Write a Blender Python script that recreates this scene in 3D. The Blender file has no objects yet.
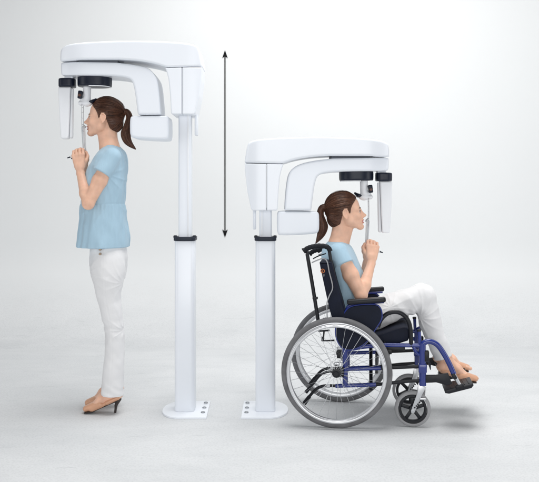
import bpy, bmesh, math, random
import numpy as np
from mathutils import Vector, Matrix, Euler

random.seed(7)
RNG = np.random.default_rng(7)
scene = bpy.context.scene
COL = scene.collection
R = math.radians

# ------------------------------------------------------------------ camera model (photo measurements -> metres)
FPX, DIST, EYE, CX, HY = 810.0, 4.5, 1.30, 269.5, 194.0
def W(px, py, Y):
    d = (DIST + Y) / FPX
    return np.array([(px - CX) * d, Y, EYE - (py - HY) * d])

# ------------------------------------------------------------------ materials
def mat(name, col, rough=0.5, metal=0.0, sss=0.0, coat=0.0, bump=None, var=0.0, var_scale=8.0,
        spec=0.5, alpha=1.0, trans=0.0, sheen=0.0, rvar=0.0, stretch=(1, 1, 1)):
    m = bpy.data.materials.new(name); m.use_nodes = True
    nt = m.node_tree; b = nt.nodes['Principled BSDF']
    b.inputs['Base Color'].default_value = (*col, 1)
    b.inputs['Roughness'].default_value = rough
    b.inputs['Metallic'].default_value = metal
    b.inputs['Specular IOR Level'].default_value = spec
    b.inputs['Subsurface Weight'].default_value = sss
    b.inputs['Subsurface Radius'].default_value = (0.02, 0.008, 0.004)
    b.inputs['Subsurface Scale'].default_value = 0.6
    b.inputs['Coat Weight'].default_value = coat
    b.inputs['Coat Roughness'].default_value = 0.15
    b.inputs['Sheen Weight'].default_value = sheen
    b.inputs['Transmission Weight'].default_value = trans
    b.inputs['Alpha'].default_value = alpha
    tc = nt.nodes.new('ShaderNodeTexCoord')
    mp = nt.nodes.new('ShaderNodeMapping'); mp.inputs['Scale'].default_value = stretch
    nt.links.new(tc.outputs['Object'], mp.inputs['Vector'])
    if var > 0:
        n = nt.nodes.new('ShaderNodeTexNoise'); n.inputs['Scale'].default_value = var_scale
        n.inputs['Detail'].default_value = 6
        nt.links.new(mp.outputs['Vector'], n.inputs['Vector'])
        rp = nt.nodes.new('ShaderNodeValToRGB')
        rp.color_ramp.elements[0].position = 0.3; rp.color_ramp.elements[1].position = 0.7
        rp.color_ramp.elements[0].color = (*[max(0, c * (1 - var)) for c in col], 1)
        rp.color_ramp.elements[1].color = (*[min(1, c * (1 + var)) for c in col], 1)
        nt.links.new(n.outputs['Fac'], rp.inputs['Fac'])
        nt.links.new(rp.outputs['Color'], b.inputs['Base Color'])
    if rvar > 0:
        n2 = nt.nodes.new('ShaderNodeTexNoise'); n2.inputs['Scale'].default_value = 14; n2.inputs['Detail'].default_value = 5
        nt.links.new(mp.outputs['Vector'], n2.inputs['Vector'])
        mr = nt.nodes.new('ShaderNodeMapRange')
        mr.inputs['To Min'].default_value = rough - rvar; mr.inputs['To Max'].default_value = rough + rvar
        nt.links.new(n2.outputs['Fac'], mr.inputs['Value']); nt.links.new(mr.outputs['Result'], b.inputs['Roughness'])
    if bump:
        sc, st, dist = bump
        n3 = nt.nodes.new('ShaderNodeTexNoise'); n3.inputs['Scale'].default_value = sc; n3.inputs['Detail'].default_value = 4
        nt.links.new(mp.outputs['Vector'], n3.inputs['Vector'])
        bp = nt.nodes.new('ShaderNodeBump'); bp.inputs['Strength'].default_value = st; bp.inputs['Distance'].default_value = dist
        nt.links.new(n3.outputs['Fac'], bp.inputs['Height']); nt.links.new(bp.outputs['Normal'], b.inputs['Normal'])
    return m

M = dict(
    enamel=mat('white_enamel', (0.825, 0.858, 0.912), 0.34, coat=0.2, rvar=0.05, var=0.012, var_scale=3),
    enamel_arm=mat('white_arm_plastic', (0.81, 0.846, 0.905), 0.36, coat=0.15, rvar=0.04),
    sensor=mat('white_sensor_plastic', (0.85, 0.87, 0.905), 0.4),
    navy=mat('navy_plastic', (0.006, 0.010, 0.024), 0.40, rvar=0.06, spec=0.35),
    collar=mat('dark_rubber', (0.013, 0.018, 0.032), 0.5, spec=0.35),
    slot=mat('slit_shade_grey', (0.07, 0.08, 0.10), 0.6),  # dark tone painted in as the shade of the cover/arm slit
    bolt=mat('grey_bolt', (0.30, 0.32, 0.34), 0.4, metal=0.6),
    clear=mat('clear_plastic', (0.86, 0.9, 0.93), 0.12, trans=0.55, spec=0.6),
    wire=mat('pale_wire', (0.42, 0.44, 0.47), 0.35),
    brown=mat('brown_knob', (0.10, 0.035, 0.02), 0.4),
    grip=mat('white_grip', (0.78, 0.80, 0.83), 0.45),
    skin=mat('skin', (0.80, 0.49, 0.352), 0.48, sss=0.18, var=0.09, var_scale=26, bump=(190, 0.25, 0.001), spec=0.5, rvar=0.08),
    lips=mat('lips', (0.55, 0.20, 0.17), 0.38, sss=0.1),
    eyewhite=mat('eye_white', (0.55, 0.52, 0.50), 0.2),
    iris=mat('eye_iris', (0.05, 0.03, 0.02), 0.1),
    brow=mat('brow_hair', (0.07, 0.035, 0.02), 0.7),
    hair=mat('brown_hair', (0.078, 0.031, 0.017), 0.42, var=0.35, var_scale=60, spec=0.35),
    hair_light=mat('brown_hair_light', (0.155, 0.066, 0.035), 0.40, var=0.25, var_scale=60, spec=0.4),
    hair_dark=mat('brown_hair_dark', (0.042, 0.017, 0.010), 0.45, var=0.25, var_scale=60, spec=0.35),
    blouse=mat('blue_cotton', (0.40, 0.57, 0.69), 0.85, sheen=0.2, var=0.025, var_scale=30, bump=(60, 0.30, 0.004), stretch=(1.6, 1.6, 0.45), spec=0.2),
    trouser=mat('white_denim', (0.78, 0.78, 0.79), 0.85, sheen=0.15, var=0.02, bump=(40, 0.3, 0.004), spec=0.2),
    button=mat('button_metal', (0.35, 0.27, 0.2), 0.4, metal=0.7),
    leather=mat('tan_leather', (0.64, 0.35, 0.22), 0.36, var=0.08, bump=(220, 0.15, 0.001)),
    heel=mat('dark_heel', (0.03, 0.022, 0.02), 0.35),
    sole=mat('dark_sole', (0.035, 0.027, 0.025), 0.6),
    tyre=mat('grey_rubber', (0.145, 0.145, 0.152), 0.7, var=0.22, var_scale=16, bump=(300, 0.3, 0.001)),
    rim=mat('alloy', (0.60, 0.61, 0.63), 0.32, metal=0.75),
    handrim=mat('handrim_alloy', (0.68, 0.69, 0.71), 0.25, metal=0.6),
    steel=mat('steel', (0.55, 0.56, 0.58), 0.28, metal=0.9),
    blue=mat('blue_paint', (0.011, 0.027, 0.20), 0.26, coat=0.5, rvar=0.05),
    black=mat('black_plastic', (0.006, 0.007, 0.011), 0.42, rvar=0.08, spec=0.35),
    rubber=mat('black_rubber', (0.007, 0.008, 0.012), 0.62, spec=0.3),
    uphol=mat('navy_upholstery', (0.0045, 0.0075, 0.020), 0.62, bump=(350, 0.4, 0.001), var=0.2, var_scale=12, spec=0.22),
    orange=mat('orange_print', (0.52, 0.17, 0.05), 0.6),
    white_print=mat('white_print', (0.5, 0.5, 0.52), 0.6),
    arrow=mat('arrow_paint', (0.006, 0.006, 0.007), 0.8, spec=0.2),
)

# ------------------------------------------------------------------ mesh helpers
class MB:
    def __init__(s): s.v = []; s.f = []; s.m = []
    def add(s, v, f, mi=0):
        o = len(s.v); s.v.extend([tuple(map(float, p)) for p in v])
        s.f.extend([tuple(i + o for i in q) for q in f]); s.m.extend([mi] * len(f)); return s
    def bm(s, bm, mi=0):
        bm.verts.ensure_lookup_table(); bm.verts.index_update()
        s.add([v.co for v in bm.verts], [[v.index for v in f.verts] for f in bm.faces], mi); bm.free(); return s

def obj(name, mb, material, parent=None, origin=(0, 0, 0), smooth=35):
    """link one mesh object; 'origin' is subtracted from the coordinates"""
    me = bpy.data.meshes.new(name)
    o3 = tuple(origin)
    me.from_pydata([(a - o3[0], b - o3[1], c - o3[2]) for a, b, c in mb.v], [], mb.f)
    for m in (material if isinstance(material, (list, tuple)) else [material]): me.materials.append(m)
    me.polygons.foreach_set('material_index', mb.m)
    bm = bmesh.new(); bm.from_mesh(me); bmesh.ops.recalc_face_normals(bm, faces=bm.faces)
    if smooth:
        for f in bm.faces: f.smooth = True
        if smooth < 180:
            for e in bm.edges:
                if len(e.link_faces) == 2 and e.calc_face_angle(0) > R(smooth): e.smooth = False
    bm.to_mesh(me); bm.free()
    o = bpy.data.objects.new(name, me); COL.objects.link(o)
    if parent is not None: o.parent = parent
    return o

def tag(o, label, cat, group=None, kind=None):
    o['label'] = label
    if cat: o['category'] = cat
    if group: o['group'] = group
    if kind: o['kind'] = kind
    return o

def thing(name, loc, rz=0.0):
    o = bpy.data.objects.new(name, None); o.empty_display_size = 0.1; COL.objects.link(o)
    o.location = tuple(map(float, loc)); o.rotation_euler = (0, 0, rz); return o

def chaikin(pts, n=2, closed=True):
    P = [np.array(p, float) for p in pts]
    for _ in range(n):
        Q = []
        N = len(P)
        if not closed: Q.append(P[0])
        for i in range(N if closed else N - 1):
            a, b = P[i], P[(i + 1) % N]
            Q += [a * .75 + b * .25, a * .25 + b * .75]
        if not closed: Q.append(P[-1])
        P = Q
    return P

def smooth_path(pts, n=6):
    P = [np.array(p, float) for p in pts]
    if len(P) < 3: return P
    out = []
    for i in range(len(P) - 1):
        p0 = P[max(i - 1, 0)]; p1 = P[i]; p2 = P[i + 1]; p3 = P[min(i + 2, len(P) - 1)]
        for k in range(n):
            t = k / n
            out.append(0.5 * ((2 * p1) + (-p0 + p2) * t + (2 * p0 - 5 * p1 + 4 * p2 - p3) * t * t + (-p0 + 3 * p1 - 3 * p2 + p3) * t ** 3))
    out.append(P[-1]); return out

def tube(mb, pts, r, seg=10, closed=False, smooth=0, cap=True, mi=0, flat=None):
    P = [np.array(p, float) for p in pts]
    rr = r if hasattr(r, '__len__') else [r] * len(P)
    if smooth:
        Q = [np.append(p, q) for p, q in zip(P, rr)]
        Q = smooth_path(Q, smooth); P = [q[:3] for q in Q]; rr = [q[3] for q in Q]
    N = len(P); vs = []; fs = []
    T = []
    for i in range(N):
        if closed: t = P[(i + 1) % N] - P[i - 1]
        else: t = P[min(i + 1, N - 1)] - P[max(i - 1, 0)]
        T.append(t / (np.linalg.norm(t) + 1e-12))
    up = np.array([0, 0, 1.0]) if abs(T[0][2]) < 0.9 else np.array([0, 1.0, 0])
    u = np.cross(T[0], up); u /= np.linalg.norm(u)
    for i in range(N):
        u = u - T[i] * np.dot(u, T[i]); u /= np.linalg.norm(u) + 1e-12
        w = np.cross(T[i], u)
        for k in range(seg):
            a = 2 * math.pi * k / seg
            vs.append(P[i] + rr[i] * (math.cos(a) * u + math.sin(a) * w))
    for i in range(N if closed else N - 1):
        j = (i + 1) % N
        for k in range(seg):
            k2 = (k + 1) % seg
            fs.append((i * seg + k, i * seg + k2, j * seg + k2, j * seg + k))
    if cap and not closed:
        fs.append(tuple(range(seg - 1, -1, -1))); fs.append(tuple((N - 1) * seg + k for k in range(seg)))
    mb.add(vs, fs, mi); return mb

def box(mb, c, size, rot=None, bev=0.004, seg=2, mi=0):
    bm = bmesh.new(); bmesh.ops.create_cube(bm, size=1.0)
    for v in bm.verts: v.co = Vector((v.co.x * size[0], v.co.y * size[1], v.co.z * size[2]))
    if bev: bmesh.ops.bevel(bm, geom=list(bm.edges), offset=bev, segments=seg, affect='EDGES', profile=0.5)
    mx = Matrix.Translation(Vector(tuple(map(float, c)))) @ (rot.to_4x4() if rot else Matrix.Identity(4))
    bm.transform(mx); return mb.bm(bm, mi)

def prism(mb, pts, y0, y1, bev=0.004, seg=2, mi=0, axis='y'):
    """polygon in (x,z), extruded along y"""
    bm = bmesh.new()
    vs = [bm.verts.new((p[0], y0, p[1])) for p in pts]
    f = bm.faces.new(vs)
    r = bmesh.ops.extrude_face_region(bm, geom=[f])
    for e in r['geom']:
        if isinstance(e, bmesh.types.BMVert): e.co.y = y1
    bmesh.ops.recalc_face_normals(bm, faces=bm.faces)
    if bev:
        ed = [e for e in bm.edges if abs(e.verts[0].co.y - e.verts[1].co.y) < 1e-6]
        bmesh.ops.bevel(bm, geom=ed, offset=bev, segments=seg, affect='EDGES', profile=0.5)
    if axis == 'z':
        for v in bm.verts: v.co = Vector((v.co.x, v.co.z, v.co.y))
        bmesh.ops.recalc_face_normals(bm, faces=bm.faces)
    return mb.bm(bm, mi)

def lathe(mb, prof, axis='y', n=64, c=(0, 0, 0), closed=False, mi=0):
    """prof: list of (radius, along-axis)"""
    vs = []; fs = []; m = len(prof)
    for i in range(n):
        a = 2 * math.pi * i / n; ca, sa = math.cos(a), math.sin(a)
        for r, h in prof:
            p = (r * ca, h, r * sa) if axis == 'y' else (r * ca, r * sa, h) if axis == 'z' else (h, r * ca, r * sa)
            vs.append((p[0] + c[0], p[1] + c[1], p[2] + c[2]))
    for i in range(n):
        j = (i + 1) % n
        for k in range(m if closed else m - 1):
            k2 = (k + 1) % m
            fs.append((i * m + k, i * m + k2, j * m + k2, j * m + k))
    if not closed:
        for k in (0, m - 1):
            if prof[k][0] > 1e-6: fs.append(tuple(i * m + k for i in range(n)))
    mb.add(vs, fs, mi); return mb

# ------------------------------------------------------------------ signed-distance modelling (organic shapes)
class Vol:
    def __init__(s, lo, hi, res):
        s.lo = np.array(lo, float); s.res = res
        s.n = np.ceil((np.array(hi, float) - s.lo) / res).astype(int) + 1
        s.d = np.full(s.n, 1.0, np.float32)
    def sub(s, lo, hi, pad):
        a = np.clip(np.floor((np.array(lo) - pad - s.lo) / s.res).astype(int), 0, s.n - 1)
        b = np.clip(np.ceil((np.array(hi) + pad - s.lo) / s.res).astype(int) + 1, 1, s.n)
        sl = tuple(slice(i, j) for i, j in zip(a, b))
        ax = [s.lo[i] + s.res * np.arange(a[i], b[i]) for i in range(3)]
        return sl, ax[0][:, None, None], ax[1][None, :, None], ax[2][None, None, :]
    def put(s, prim, k=0.0, op='add'):
        fn, lo, hi = prim
        sl, x, y, z = s.sub(lo, hi, k + 3 * s.res)
        if min(s.d[sl].shape) == 0: return s
        d = fn(x, y, z); cur = s.d[sl]
        if op == 'add':
            if k <= 0: r = np.minimum(cur, d)
            else:
                h = np.clip(0.5 + 0.5 * (cur - d) / k, 0, 1); r = cur * (1 - h) + d * h - k * h * (1 - h)
        else:   # subtract
            if k <= 0: r = np.maximum(cur, -d)
            else:
                h = np.clip(0.5 - 0.5 * (cur + d) / k, 0, 1); r = cur * (1 - h) - d * h + k * h * (1 - h)
        s.d[sl] = r; return s
    def mesh(s, mb=None, mi=0, relax=1):
        d = s.d; n = d.shape
        neg = d < 0
        c = [neg[i:n[0] - 1 + i, j:n[1] - 1 + j, k:n[2] - 1 + k] for i in (0, 1) for j in (0, 1) for k in (0, 1)]
        cnt = np.zeros(c[0].shape, np.int8)
        for q in c: cnt += q
        act = (cnt > 0) & (cnt < 8)
        I = np.argwhere(act)
        idx = np.full(act.shape, -1, np.int64); idx[act] = np.arange(len(I))
        offs = [(i, j, k) for i in (0, 1) for j in (0, 1) for k in (0, 1)]
        val = np.stack([d[I[:, 0] + o[0], I[:, 1] + o[1], I[:, 2] + o[2]] for o in offs], 1).astype(float)
        acc = np.zeros((len(I), 3)); num = np.zeros(len(I))
        for a in range(8):
            for b in range(a + 1, 8):
                oa, ob = np.array(offs[a]), np.array(offs[b])
                if np.abs(oa - ob).sum() != 1: continue
                va, vb = val[:, a], val[:, b]; mk = (va < 0) != (vb < 0)
                t = np.where(mk, va / np.where(mk, va - vb, 1), 0)
                p = oa[None] + t[:, None] * (ob - oa)[None]
                acc += p * mk[:, None]; num += mk
        V = s.lo + s.res * (I + acc / num[:, None])
        F = []
        for ax in range(3):
            sl0 = [slice(None)] * 3; sl1 = [slice(None)] * 3
            sl0[ax] = slice(0, n[ax] - 1); sl1[ax] = slice(1, n[ax])
            ch = neg[tuple(sl0)] != neg[tuple(sl1)]
            b, cc = [q for q in range(3) if q != ax]
            E = np.argwhere(ch)
            ok = (E[:, b] > 0) & (E[:, cc] > 0) & (E[:, b] < n[b] - 1) & (E[:, cc] < n[cc] - 1); E = E[ok]
            def at(db, dc):
                q = E.copy(); q[:, b] += db; q[:, cc] += dc; return idx[q[:, 0], q[:, 1], q[:, 2]]
            F.append(np.stack([at(-1, -1), at(0, -1), at(0, 0), at(-1, 0)], 1))
        F = np.concatenate(F); F = F[(F >= 0).all(1)]
        for _ in range(relax):   # light smoothing
            s_ = np.zeros_like(V); w = np.zeros(len(V))
            for a in range(4):
                np.add.at(s_, F[:, a], V[F[:, (a + 1) % 4]]); np.add.at(w, F[:, a], 1)
                np.add.at(s_, F[:, a], V[F[:, (a - 1) % 4]]); np.add.at(w, F[:, a], 1)
            V = V * 0.5 + 0.5 * s_ / np.maximum(w, 1)[:, None]
        mb = mb or MB()
        mb.add(V, F.tolist(), mi); return mb

def ell(c, r):
    c = np.array(c, float); r = np.array(r, float)
    def fn(x, y, z):
        dx, dy, dz = x - c[0], y - c[1], z - c[2]
        k0 = np.sqrt((dx / r[0]) ** 2 + (dy / r[1]) ** 2 + (dz / r[2]) ** 2)
        k1 = np.sqrt((dx / r[0] ** 2) ** 2 + (dy / r[1] ** 2) ** 2 + (dz / r[2] ** 2) ** 2)
        return k0 * (k0 - 1) / np.maximum(k1, 1e-6)
    return fn, c - r, c + r

def cone(a, b, r1, r2, squash=None):
    """tapered capsule; squash=(axis index, factor) widens it along one axis"""
    a = np.array(a, float); b = np.array(b, float); rm = max(r1, r2)
    sq = np.ones(3)
    if squash: sq[squash[0]] = squash[1]
    A, B = a / sq, b / sq; ba = B - A; L2 = max(float(ba @ ba), 1e-12)
    def fn(x, y, z):
        px, py, pz = x / sq[0] - A[0], y / sq[1] - A[1], z / sq[2] - A[2]
        h = np.clip((px * ba[0] + py * ba[1] + pz * ba[2]) / L2, 0, 1)
        return np.sqrt((px - ba[0] * h) ** 2 + (py - ba[1] * h) ** 2 + (pz - ba[2] * h) ** 2) - (r1 + (r2 - r1) * h)
    ext = rm * sq
    return fn, np.minimum(a, b) - ext, np.maximum(a, b) + ext

def clip(prim, *planes):
    """keep the side where dot(p - o, n) < 0"""
    fn, lo, hi = prim
    def f2(x, y, z):
        d = fn(x, y, z)
        for o, n in planes:
            n = np.array(n, float); n = n / np.linalg.norm(n)
            d = np.maximum(d, (x - o[0]) * n[0] + (y - o[1]) * n[1] + (z - o[2]) * n[2])
        return d
    return f2, lo, hi

def loft(zs, cx, ax, cy, ay, disp=None, pw=2.0):
    zs = np.array(zs, float); o = np.argsort(zs); zs = zs[o]
    cx, ax, cy, ay = [np.array(q, float)[o] for q in (cx, ax, cy, ay)]
    def ip(z, q):
        # smooth (cubic-ish) interpolation by averaging three linear samples
        e = 0.010
        return (np.interp(z - e, zs, q) + 2 * np.interp(z, zs, q) + np.interp(z + e, zs, q)) / 4
    def fn(x, y, z):
        X, AX, Y, AY = ip(z, cx), ip(z, ax), ip(z, cy), ip(z, ay)
        dx, dy = x - X, y - Y
        if disp is not None:
            s = disp(x, y, z, dx, dy)
        else: s = 0
        q = np.sqrt((dx / AX) ** 2 + (dy / AY) ** 2) + 1e-6
        g = np.sqrt((dx / AX ** 2) ** 2 + (dy / AY ** 2) ** 2) / q + 1e-6
        d = np.maximum((q - 1) / np.maximum(g, 3.0), -0.2) - s
        return np.maximum(d, np.maximum(zs[0] - z, z - zs[-1]))
    m = 0.02
    return fn, np.array([(cx - ax).min() - m, (cy - ay).min() - m, zs[0]]), np.array([(cx + ax).max() + m, (cy + ay).max() + m, zs[-1]])

def local(prim, o, E):
    """prim given in a local frame (columns of E = local axes in world) at origin o"""
    fn, lo, hi = prim; o = np.array(o, float); E = np.array(E, float)
    cor = np.array([[(lo, hi)[i][0], (lo, hi)[j][1], (lo, hi)[k][2]] for i in (0, 1) for j in (0, 1) for k in (0, 1)]) @ E.T + o
    def f2(x, y, z):
        dx, dy, dz = x - o[0], y - o[1], z - o[2]
        return fn(dx * E[0, 0] + dy * E[1, 0] + dz * E[2, 0], dx * E[0, 1] + dy * E[1, 1] + dz * E[2, 1], dx * E[0, 2] + dy * E[1, 2] + dz * E[2, 2])
    return f2, cor.min(0), cor.max(0)

def wobble(seed, n=10, f0=20, f1=60):
    g = np.random.default_rng(seed)
    K = g.normal(size=(n, 3)); K /= np.linalg.norm(K, axis=1)[:, None]; K *= g.uniform(f0, f1, n)[:, None]; P = g.uniform(0, 6.28, n)
    def fn(x, y, z):
        s = 0
        for k, p in zip(K, P): s = s + np.sin(k[0] * x + k[1] * y + k[2] * z + p)
        return s / math.sqrt(n)
    return fn

def ridge(ph):
    return (1 - np.abs(np.sin(ph))) ** 2 - 0.3

def star(x, z, c, n, wbv, reach, amp, inner=0.025):
    """creases radiating from a pinch point c in the xz plane"""
    dx, dz = x - c[0], z - c[2]; d = np.sqrt(dx * dx + dz * dz) + 1e-5
    w = np.sqrt((dx + 0.02) ** 2 + dz * dz)
    return amp * ridge(np.arctan2(dz, dx) * n + 0.9 * wbv) * np.clip(d / inner, 0, 1) * np.exp(-(d / reach) ** 2)

def poly_sdf(P):
    P = np.array(P, float)
    def fn(x, z):
        d = np.full(np.broadcast(x, z).shape, 1e9); s = np.ones(d.shape)
        N = len(P); j = N - 1
        for i in range(N):
            e = P[j] - P[i]; wx, wz = x - P[i][0], z - P[i][1]
            t = np.clip((wx * e[0] + wz * e[1]) / max(e @ e, 1e-12), 0, 1)
            d = np.minimum(d, (wx - e[0] * t) ** 2 + (wz - e[1] * t) ** 2)
            c1 = z >= P[i][1]; c2 = z < P[j][1]; c3 = e[0] * wz > e[1] * wx
            s = np.where((c1 & c2 & c3) | (~c1 & ~c2 & ~c3), -s, s); j = i
        return s * np.sqrt(d)
    return fn

def slab(P, yc, half, r):
    """moulded slab: xz outline P, y half depth 'half' (number or function of x), edge radius r"""
    P = np.array(P, float); f2 = poly_sdf(P)
    hm = half if not callable(half) else float(np.max(half(np.linspace(P[:, 0].min(), P[:, 0].max(), 60))))
    def fn(x, y, z):
        d2 = f2(x[:, :, 0][:, :, None] if False else x, z)
        h = half(x) if callable(half) else half
        a = d2 + r; b = np.abs(y - yc) - h + r
        return np.sqrt(np.maximum(a, 0) ** 2 + np.maximum(b, 0) ** 2) + np.minimum(np.maximum(a, b), 0) - r
    return fn, np.array([P[:, 0].min(), yc - hm, P[:, 1].min()]), np.array([P[:, 0].max(), yc + hm, P[:, 1].max()])

def vol_for(prims, res, pad=0.012):
    lo = np.min([p[1] for p in prims], 0) - pad; hi = np.max([p[2] for p in prims], 0) + pad
    return Vol(lo, hi, res)

# ================================================================== SETTING
def backdrop():
    prof = [(-14.0, 0.0), (2.3, 0.0)]
    rad = 0.85
    for i in range(1, 17):
        a = (math.pi / 2) * i / 16
        prof.append((2.3 + rad * math.sin(a), rad - rad * math.cos(a)))
    prof.append((3.15, 7.0))
    xs = [-14, 14]
    vs = [(x, y, z) for x in xs for y, z in prof]; n = len(prof)
    fs = [(i, i + 1, n + i + 1, n + i) for i in range(n - 1)]
    mb = MB().add(vs, fs)
    m = bpy.data.materials.new('studio_paint'); m.use_nodes = True; nt = m.node_tree; b = nt.nodes['Principled BSDF']
    N = nt.nodes.new; L = nt.links.new
    tc = N('ShaderNodeTexCoord')
    sep = N('ShaderNodeSeparateXYZ'); L(tc.outputs['Object'], sep.inputs[0])
    # trowelled, scuffed floor fading into clean wall paint
    mp = N('ShaderNodeMapping'); mp.inputs['Scale'].default_value = (0.55, 1.3, 1); L(tc.outputs['Object'], mp.inputs[0])
    n1 = N('ShaderNodeTexNoise'); n1.inputs['Scale'].default_value = 2.2; n1.inputs['Detail'].default_value = 9; n1.inputs['Roughness'].default_value = 0.62
    n1.inputs['Distortion'].default_value = 0.6
    L(mp.outputs[0], n1.inputs['Vector'])
    mp2 = N('ShaderNodeMapping'); mp2.inputs['Scale'].default_value = (1.3, 2.6, 1); mp2.inputs['Rotation'].default_value = (0, 0, 0.08); L(tc.outputs['Object'], mp2.inputs[0])
    n2 = N('ShaderNodeTexNoise'); n2.inputs['Scale'].default_value = 3.5; n2.inputs['Detail'].default_value = 10; n2.inputs['Roughness'].default_value = 0.7
    L(mp2.outputs[0], n2.inputs['Vector'])
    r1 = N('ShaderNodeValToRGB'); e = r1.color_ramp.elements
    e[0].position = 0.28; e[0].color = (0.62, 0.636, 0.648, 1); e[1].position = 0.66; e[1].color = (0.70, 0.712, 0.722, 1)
    L(n1.outputs['Fac'], r1.inputs['Fac'])
    r2 = N('ShaderNodeValToRGB'); e = r2.color_ramp.elements
    e[0].position = 0.30; e[0].color = (0.88, 0.885, 0.89, 1); e[1].position = 0.47; e[1].color = (1, 1, 1, 1)
    L(n2.outputs['Fac'], r2.inputs['Fac'])
    mul = N('ShaderNodeMix'); mul.data_type = 'RGBA'; mul.blend_type = 'MULTIPLY'; mul.inputs[0].default_value = 0.5
    L(r1.outputs['Color'], mul.inputs[6]); L(r2.outputs['Color'], mul.inputs[7])
    n4 = N('ShaderNodeTexNoise'); n4.inputs['Scale'].default_value = 85; n4.inputs['Detail'].default_value = 3; L(tc.outputs['Object'], n4.inputs['Vector'])
    r4 = N('ShaderNodeValToRGB'); e = r4.color_ramp.elements
    e[0].position = 0.30; e[0].color = (0.90, 0.90, 0.90, 1); e[1].position = 0.55; e[1].color = (1, 1, 1, 1); L(n4.outputs['Fac'], r4.inputs['Fac'])
    mp5 = N('ShaderNodeMapping'); mp5.inputs['Scale'].default_value = (1.6, 9, 1); mp5.inputs['Rotation'].default_value = (0, 0, -0.12); L(tc.outputs['Object'], mp5.inputs[0])
    n5 = N('ShaderNodeTexNoise'); n5.inputs['Scale'].default_value = 2.6; n5.inputs['Detail'].default_value = 6; n5.inputs['Distortion'].default_value = 1.5; L(mp5.outputs[0], n5.inputs['Vector'])
    r5 = N('ShaderNodeValToRGB'); e = r5.color_ramp.elements      # sparse scuff marks
    e[0].position = 0.66; e[0].color = (1, 1, 1, 1); e[1].position = 0.76; e[1].color = (0.84, 0.845, 0.85, 1); L(n5.outputs['Fac'], r5.inputs['Fac'])
    ma = N('ShaderNodeMix'); ma.data_type = 'RGBA'; ma.blend_type = 'MULTIPLY'; ma.inputs[0].default_value = 1.0; L(mul.outputs[2], ma.inputs[6]); L(r4.outputs['Color'], ma.inputs[7])
    mul = N('ShaderNodeMix'); mul.data_type = 'RGBA'; mul.blend_type = 'MULTIPLY'; mul.inputs[0].default_value = 1.0; L(ma.outputs[2], mul.inputs[6]); L(r5.outputs['Color'], mul.inputs[7])
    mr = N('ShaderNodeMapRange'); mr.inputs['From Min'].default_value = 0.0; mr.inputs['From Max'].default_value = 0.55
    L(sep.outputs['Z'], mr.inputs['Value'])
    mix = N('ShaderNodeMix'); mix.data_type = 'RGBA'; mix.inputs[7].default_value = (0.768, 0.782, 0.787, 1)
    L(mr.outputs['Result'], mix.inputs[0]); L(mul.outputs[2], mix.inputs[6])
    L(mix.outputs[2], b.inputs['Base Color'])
    b.inputs['Roughness'].default_value = 0.75; b.inputs['Specular IOR Level'].default_value = 0.25
    bp = N('ShaderNodeBump'); bp.inputs['Strength'].default_value = 0.12; bp.inputs['Distance'].default_value = 0.01
    L(n2.outputs['Fac'], bp.inputs['Height']); L(bp.outputs['Normal'], b.inputs['Normal'])
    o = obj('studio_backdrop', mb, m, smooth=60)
    tag(o, 'seamless pale grey studio floor curving up into a white wall', 'backdrop', kind='structure')
backdrop()

# painted double-headed arrow on the wall
def wall_arrow():
    Y = 3.15 - 0.006
    top = W(225, 50, Y); bot = W(225, 237.5, Y)
    s = (DIST + Y) / FPX
    w = 0.56 * s; hw = 2.7 * s; hl = 8.0 * s
    X = top[0]; zt, zb = top[2], bot[2]
    P = [(X, zt), (X + hw, zt - hl), (X + w, zt - hl + .2 * hl), (X + w, zb + hl - .2 * hl), (X + hw, zb + hl), (X, zb), (X - hw, zb + hl), (X - w, zb + hl - .2 * hl), (X - w, zt - hl + .2 * hl), (X - hw, zt - hl)]
    mb = MB(); prism(mb, P, Y, Y + 0.003, bev=0)
    o = obj('height_arrow', mb, M['arrow'], origin=(X, Y, zb), smooth=0); o.location = (X, Y, zb)
    tag(o, 'thin black vertical double-headed arrow on the wall between the two machines', 'arrow')
wall_arrow()

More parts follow.
